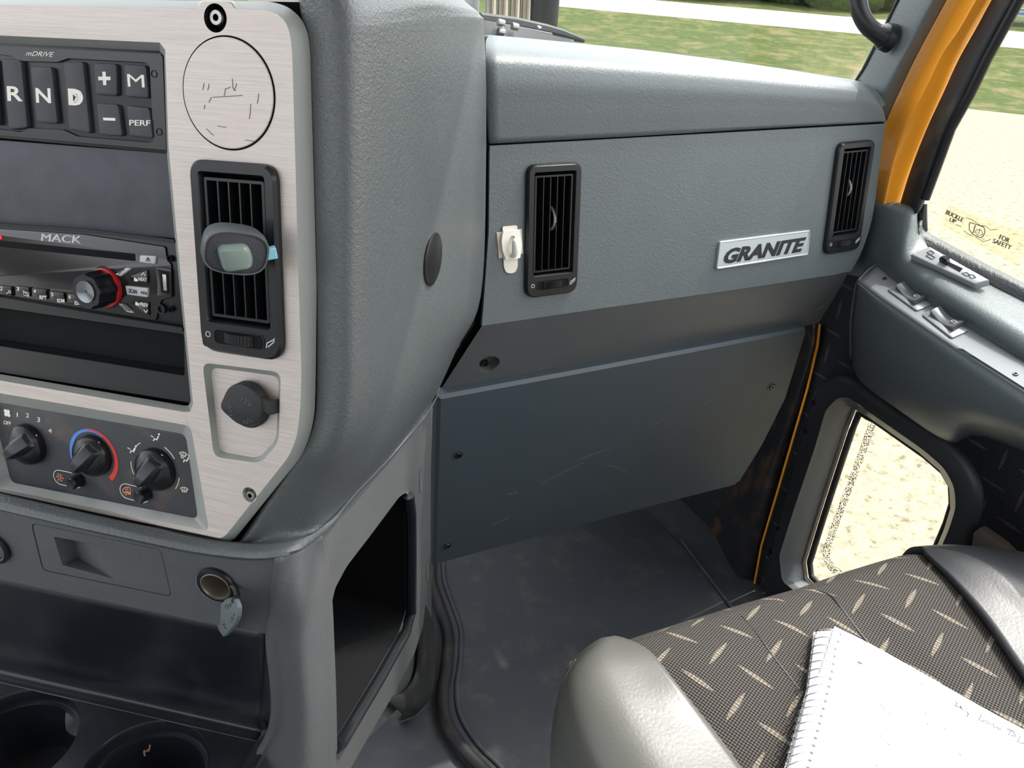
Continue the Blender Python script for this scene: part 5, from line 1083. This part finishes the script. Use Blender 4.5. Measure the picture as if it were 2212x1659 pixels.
# ================================================================== floor mat
fm = thing('floor_mat', 'black rubber floor mat with a raised rim in the passenger footwell', 'mat', PZ(1150, 1450, ZF))
rim = [(925, 1215), (926, 1262), (944, 1318), (960, 1372), (957, 1440), (948, 1500), (955, 1560), (990, 1620), (1040, 1672), (1120, 1760)]
rp = cat([PZ(u, v, ZF+.012) for u, v in rim], 5)
out_ = rp+[V((.40, .20, ZF+.012)), V((.98, .20, ZF+.012)), PZ(1650, 1400, ZF+.012), PZ(1585, 1310, ZF+.012), PZ(1480, 1180, ZF+.012), PZ(1400, 1100, ZF+.012), PZ(1180, 1100, ZF+.012)]
MB_ = Board((0, 0, ZF), (1, 0, 0), (0, 0, 1)); ol = [(p.x, p.y) for p in out_]
b = B(MB_); b.prism(ol, .0, .010, .003); obj('mat_sheet', b, m_mat, fm, angle=50)
b = B(); b.tube([p+V((.006, 0, .002)) for p in rp], .010, 10); obj('raised_rim', b, m_rub, fm, angle=60)
b = B(); b.tube([p+V((.030, 0, -.002)) for p in rp], .005, 8); obj('inner_rib', b, m_mat, fm, angle=60)
b = B(); b.tube([PZ(1585, 1318, ZF+.012), PZ(1530, 1245, ZF+.012), PZ(1470, 1165, ZF+.012)], .003, 8); obj('mat_fold', b, m_mat, fm)
# ================================================================== passenger seat
seat = thing('passenger_seat', 'passenger seat cushion with grey diamond patterned fabric and vinyl bolsters', 'seat', V((.58, .15, -.95)))
ZS = -.585
def zrow(pts, zs): return [PZ(u, v, z) for (u, v), z in zip(pts, zs)]
# columns left -> right, rows front -> rear
F0 = [(1338, 1398), (1420, 1370), (1510, 1342), (1640, 1302), (1752, 1270), (1850, 1236), (1960, 1203), (1992, 1198), (2008, 1204)]
zf = [-.600, -.598, -.596, -.594, -.594, -.588, -.584, -.584, -.586]
F1 = [(1352, 1402), (1440, 1380), (1530, 1352), (1660, 1312), (1768, 1278), (1868, 1246), (1978, 1212), (2012, 1208), (2026, 1218)]
F2 = [(1400, 1424), (1490, 1420), (1590, 1398), (1715, 1355), (1812, 1316), (1912, 1290), (2035, 1262), (2070, 1262), (2078, 1268)]
F3 = [(1455, 1485), (1560, 1500), (1680, 1480), (1810, 1430), (1895, 1390), (1990, 1370), (2120, 1340), (2140, 1345), (2148, 1352)]
F4 = [(1520, 1572), (1640, 1600), (1780, 1590), (1920, 1530), (2000, 1490), (2090, 1470), (2205, 1450), (2216, 1458), (2224, 1466)]
F5 = [(1590, 1668), (1730, 1720), (1880, 1710), (2030, 1650), (2110, 1600), (2200, 1580), (2300, 1570), (2310, 1578), (2320, 1590)]
F6 = [(1680, 1800), (1830, 1860), (2000, 1850), (2180, 1790), (2270, 1730), (2360, 1710), (2460, 1700), (2470, 1710), (2480, 1730)]
d0 = [-.002, 0, 0, 0, 0, 0, 0, 0, -.002]
zs = [[z+.006+d for z, d in zip(zf, d0)], [z+.014+d for z, d in zip(zf, d0)], [z+.010 for z in zf], [z+.004 for z in zf], [z for z in zf], [z for z in zf]]
rows = [zrow(F0, zf)]+[zrow(f_, z_) for f_, z_ in zip((F1, F2, F3, F4, F5, F6), zs)]
fr0 = rows[0]
rows = [r[:-1] for r in rows]; fr0 = rows[0]
pre = [[p+V((0, .016, -.016)) for p in fr0], [p+V((0, .022, -.05)) for p in fr0], [p+V((0, .018, -.12)) for p in fr0]]
uvs = lambda p: (p.x*math.cos(.42)+p.y*math.sin(.42), -p.x*math.sin(.42)+p.y*math.cos(.42)-(.585+p.z if p.z < -.60 else 0))
from mathutils.bvhtree import BVHTree
_b = face_net(pre[::-1]+rows, CAM, 7); bvh = BVHTree.FromPolygons(_b.v, _b.f)
net_obj('cushion_fabric', pre[::-1]+rows, m_fab, seat, 7, .01, uvf=uvs, angle=80)
# seam creases
def crease(pts, nm='seam', r=.0016, mat=None, dz=.004):
    P_ = [bvh.ray_cast(CAM, ray(u, v))[0] for u, v, z in pts]; b = B(); b.tube(cat([p-V((0, 0, r*.35)) for p in P_ if p], 4), r, 8); obj(nm, b, mat or m_blk_leath, seat, angle=60)
crease([(1748, 1272, -.592), (1790, 1284, -.583), (1815, 1310, -.580), (1860, 1370, -.582), (1912, 1432, -.588), (1930, 1460, -.592)])
crease([(1602, 1330, -.584), (1640, 1375, -.582), (1672, 1420, -.583), (1710, 1468, -.588), (1728, 1490, -.590)], r=.0011)
# left bolster
L0 = [(1338, 1398), (1400, 1424), (1455, 1485), (1520, 1572), (1590, 1668), (1680, 1800)]; 
L1 = [(1322, 1401), (1345, 1432), (1392, 1495), (1445, 1585), (1505, 1680), (1590, 1810)]
L2 = [(1308, 1404), (1292, 1440), (1320, 1510), (1365, 1600), (1420, 1690), (1500, 1820)]
L3 = [(1285, 1420), (1258, 1462), (1268, 1530), (1305, 1615), (1352, 1700), (1420, 1830)]
L4 = [(1262, 1440), (1238, 1488), (1240, 1550), (1268, 1630), (1306, 1705), (1365, 1835)]
L5 = [(1252, 1450), (1229, 1500), (1230, 1560), (1256, 1645), (1286, 1715), (1340, 1845)]
zl = [-.600, -.590, -.590, -.594, -.597, -.597]
rows = [zrow(L0, [-.599, -.584, -.582, -.590, -.594, -.594]), zrow(L1, [z+.006 for z in zl]), zrow(L2, [z+.006 for z in zl]), zrow(L3, [z-.003 for z in zl]), zrow(L4, [z-.020 for z in zl]), zrow(L5, [z-.034 for z in zl])]
rows.append([p+V((-.002, 0, -.05)) for p in rows[-1]]); rows.append([p+V((.008, 0, -.09)) for p in rows[-1]])
fr_ = [r[0]+V((.004, .012, -.018)) for r in rows]; fr2 = [r[0]+V((.010, .016, -.06)) for r in rows]
rows = [[b_, a]+r for r, a, b_ in zip(rows, fr_, fr2)]
net_obj('left_bolster', rows, m_leath, seat, 6, .01, angle=80)
b = B(); b.tube(cat([p+V((0, 0, .001)) for p in zrow(L4, [z-.022 for z in zl])], 4), .0030, 8); obj('bolster_piping', b, m_leath, seat, angle=60)
# right bolster
R0 = [(1988, 1200), (2004, 1212), (2058, 1266), (2126, 1350), (2202, 1462), (2296, 1584)]
R1 = [(2030, 1197), (2062, 1216), (2120, 1262), (2200, 1345), (2290, 1460), (2400, 1580)]
R2 = [(2080, 1197), (2120, 1215), (2190, 1256), (2280, 1335), (2380, 1440), (2490, 1560)]
R3 = [(2150, 1204), (2200, 1222), (2280, 1262), (2380, 1330), (2480, 1430), (2590, 1540)]
R4 = [(2230, 1222), (2290, 1245), (2370, 1285), (2470, 1350), (2570, 1430), (2690, 1530)]
rows = [zrow(R0, [-.586, -.578, -.570, -.573, -.580, -.583]), zrow(R1, [-.580, -.566, -.562, -.568, -.574, -.574]), zrow(R2, [-.578, -.562, -.556, -.562, -.568, -.57]), zrow(R3, [-.585, -.570, -.562, -.566, -.57, -.57]), zrow(R4, [-.60, -.585, -.575, -.575, -.58, -.58])]
rows.append([p+V((.006, 0, -.05)) for p in rows[-1]])
fr_ = [r[0]+V((0, .014, -.02)) for r in rows]; rows = [[a+V((0, .004, -.05)), a]+r for r, a in zip(rows, fr_)]
net_obj('right_bolster', rows, m_blk_leath, seat, 6, .01, angle=80)
# hidden support
b = B(); b.box(.36, .90, -.35, .38, -.95, -.66); obj('seat_base', b, m_black, seat, bevel=.03)
b = B(); b.box(.40, .86, -.3, .3, ZF+.002, -.94); obj('pedestal', b, m_black, seat, bevel=.01)
# ================================================================== notebook
c0, c1, c2 = PZ(1802, 1354, -.565), PZ(2211, 1574, -.563), PZ(1707, 1653, -.572)
nn = (c1-c0).cross(c2-c0).normalized(); nn = nn if nn.z > 0 else -nn
NB = Board(c0, c1-c0, nn)
nb = thing('spiral_notebook', 'open white spiral notebook with handwriting lying on the passenger seat', 'notebook', NB.o, NB.rot())
pg = [(1802, 1354), (1860, 1382), (1916, 1412), (2043, 1485), (2150, 1545), (2300, 1624), (2250, 1900), (1640, 1860), (1707, 1653), (1742, 1514), (1772, 1450), (1790, 1395)]
b = B(NB); pl_ = NB.L([(1758, 1364), (1802, 1366), (2050, 1500), (2310, 1640), (2250, 1900), (1610, 1860), (1694, 1659), (1742, 1490)], -.007); b.prism(pl_, -.0095, -.0075, .0); obj('back_cover', b, m_card, nb)
b = B(NB); pl_ = NB.L([(1762, 1366), (1806, 1362), (2046, 1496), (2306, 1636), (2250, 1900), (1615, 1860), (1702, 1655), (1746, 1490)], -.004); b.prism(pl_, -.0075, -.0030, .0003)
t_ = NT('page_stack_edge'); co = t_.coord('Object', (1, 1, 1)); wv = t_.n('ShaderNodeTexWave'); wv.bands_direction = 'Z'; t_.l(co, wv.inputs[0]); wv.inputs['Scale'].default_value = 700; t_.base(t_.mix(wv.outputs[1], G(226, 226, 226), G(190, 190, 192)), .8); obj('page_stack', b, t_.m, nb)
hx = []; hp_ = NB.L([(1857, 1431), (1783+46, 1370)], 0)
b = B(NB); top = NB.L(pg, 0); hole_c = NB.p(1857, 1431, 0); hl = circ(hole_c, .0030, 20)
sp_in = [(1819+14, 1370), (1745+6, 1652)]
n_c = 21; inn_, out__ = [], []
pa = [(1832, 1369), (1812, 1400), (1794, 1445), (1777, 1492), (1762, 1540), (1750, 1588), (1738, 1640), (1728, 1690)]
def along(pts, t_):
    L_ = [math.dist(pts[i], pts[i+1]) for i in range(len(pts)-1)]; s_ = t_*sum(L_)
    for i, l in enumerate(L_):
        if s_ <= l or i == len(L_)-1: k = s_/l; return (pts[i][0]+(pts[i+1][0]-pts[i][0])*k, pts[i][1]+(pts[i+1][1]-pts[i][1])*k)
        s_ -= l
pa_in = [(1816, 1371), (1805, 1402), (1800, 1440), (1793, 1470), (1783, 1515), (1770, 1565), (1760, 1600), (1750, 1640), (1738, 1690)]
pa_out = [(1764, 1362), (1752, 1410), (1746, 1455), (1742, 1500), (1722, 1540), (1712, 1580), (1702, 1620), (1697, 1660), (1690, 1710)]
holes = [hl]
for k in range(n_c):
    q_ = along(pa_in, k/(n_c-1)); c_ = NB.p(q_[0], q_[1], 0); inn_.append(c_); out__.append(NB.p(*along(pa_out, k/(n_c-1)), .002)); holes.append(circ(c_, .0021, 12))
b.cap_holes(top, holes, .0008)
for h_ in [top]+holes: b.loft([[(x, y, -.0026) for x, y in h_], [(x, y, .0008) for x, y in h_]], 0, False, False)
obj('top_page', b, m_paper, nb, recalc=False)
m_wire = simple('spiral_wire', G(150, 152, 156), .3, .9)
for k in range(n_c):
    a, c_ = V(inn_[k]), V(out__[k]); d = (c_-a); R_ = d.length/2; m_ = (a+c_)/2; u_ = d.normalized(); w = V((-u_.y, u_.x)); pts = []
    for j in range(19):
        t_ = 2*math.pi*j/20+.25; x = math.cos(t_)*-1; pts.append((m_.x+u_.x*R_*x+w.x*.0016*math.sin(t_), m_.y+u_.y*R_*x+w.y*.0016*math.sin(t_), math.sin(t_)*R_*.62+.0002))
    b = B(NB); b.tube(pts, .00062, 6); obj('spiral_coil', b, m_wire, nb, angle=70)
# loose sheet corner and handwriting
m_ink2 = simple('ballpoint_ink', G(62, 60, 66), .7)
def scrib(pts, w=.0007):
    q = B(NB); q.stroke([NB.p(u, v, .001) for u, v in pts], w, .0008, .0012); obj('handwriting', q, m_ink2, nb)
scrib([(2064, 1516), (2068, 1520), (2062, 1524), (2072, 1527), (2076, 1530), (2074, 1524), (2080, 1534), (2086, 1528), (2084, 1538), (2092, 1530), (2090, 1540), (2094, 1544)])
scrib([(2091, 1542), (2089, 1548)])
scrib([(2120, 1543), (2114, 1556), (2124, 1558), (2132, 1556), (2130, 1564), (2136, 1560), (2140, 1566), (2146, 1562), (2148, 1572), (2154, 1570), (2158, 1576), (2163, 1575)])
scrib([(2176, 1574), (2190, 1580)]); scrib([(2184, 1577), (2178, 1588), (2188, 1590), (2190, 1580), (2194, 1592)])
scrib([(2204, 1590), (2198, 1602), (2210, 1606), (2216, 1600), (2222, 1610)])
for u, v in ((1902, 1522), (1908, 1528), (1920, 1540), (1998, 1540), (2002, 1562), (2040, 1572), (1985, 1472), (1990, 1476), (1900, 1588), (1918, 1606), (1892, 1652), (2072, 1628)): scrib([(u, v), (u+3, v+3), (u+2, v+5)], .0004)
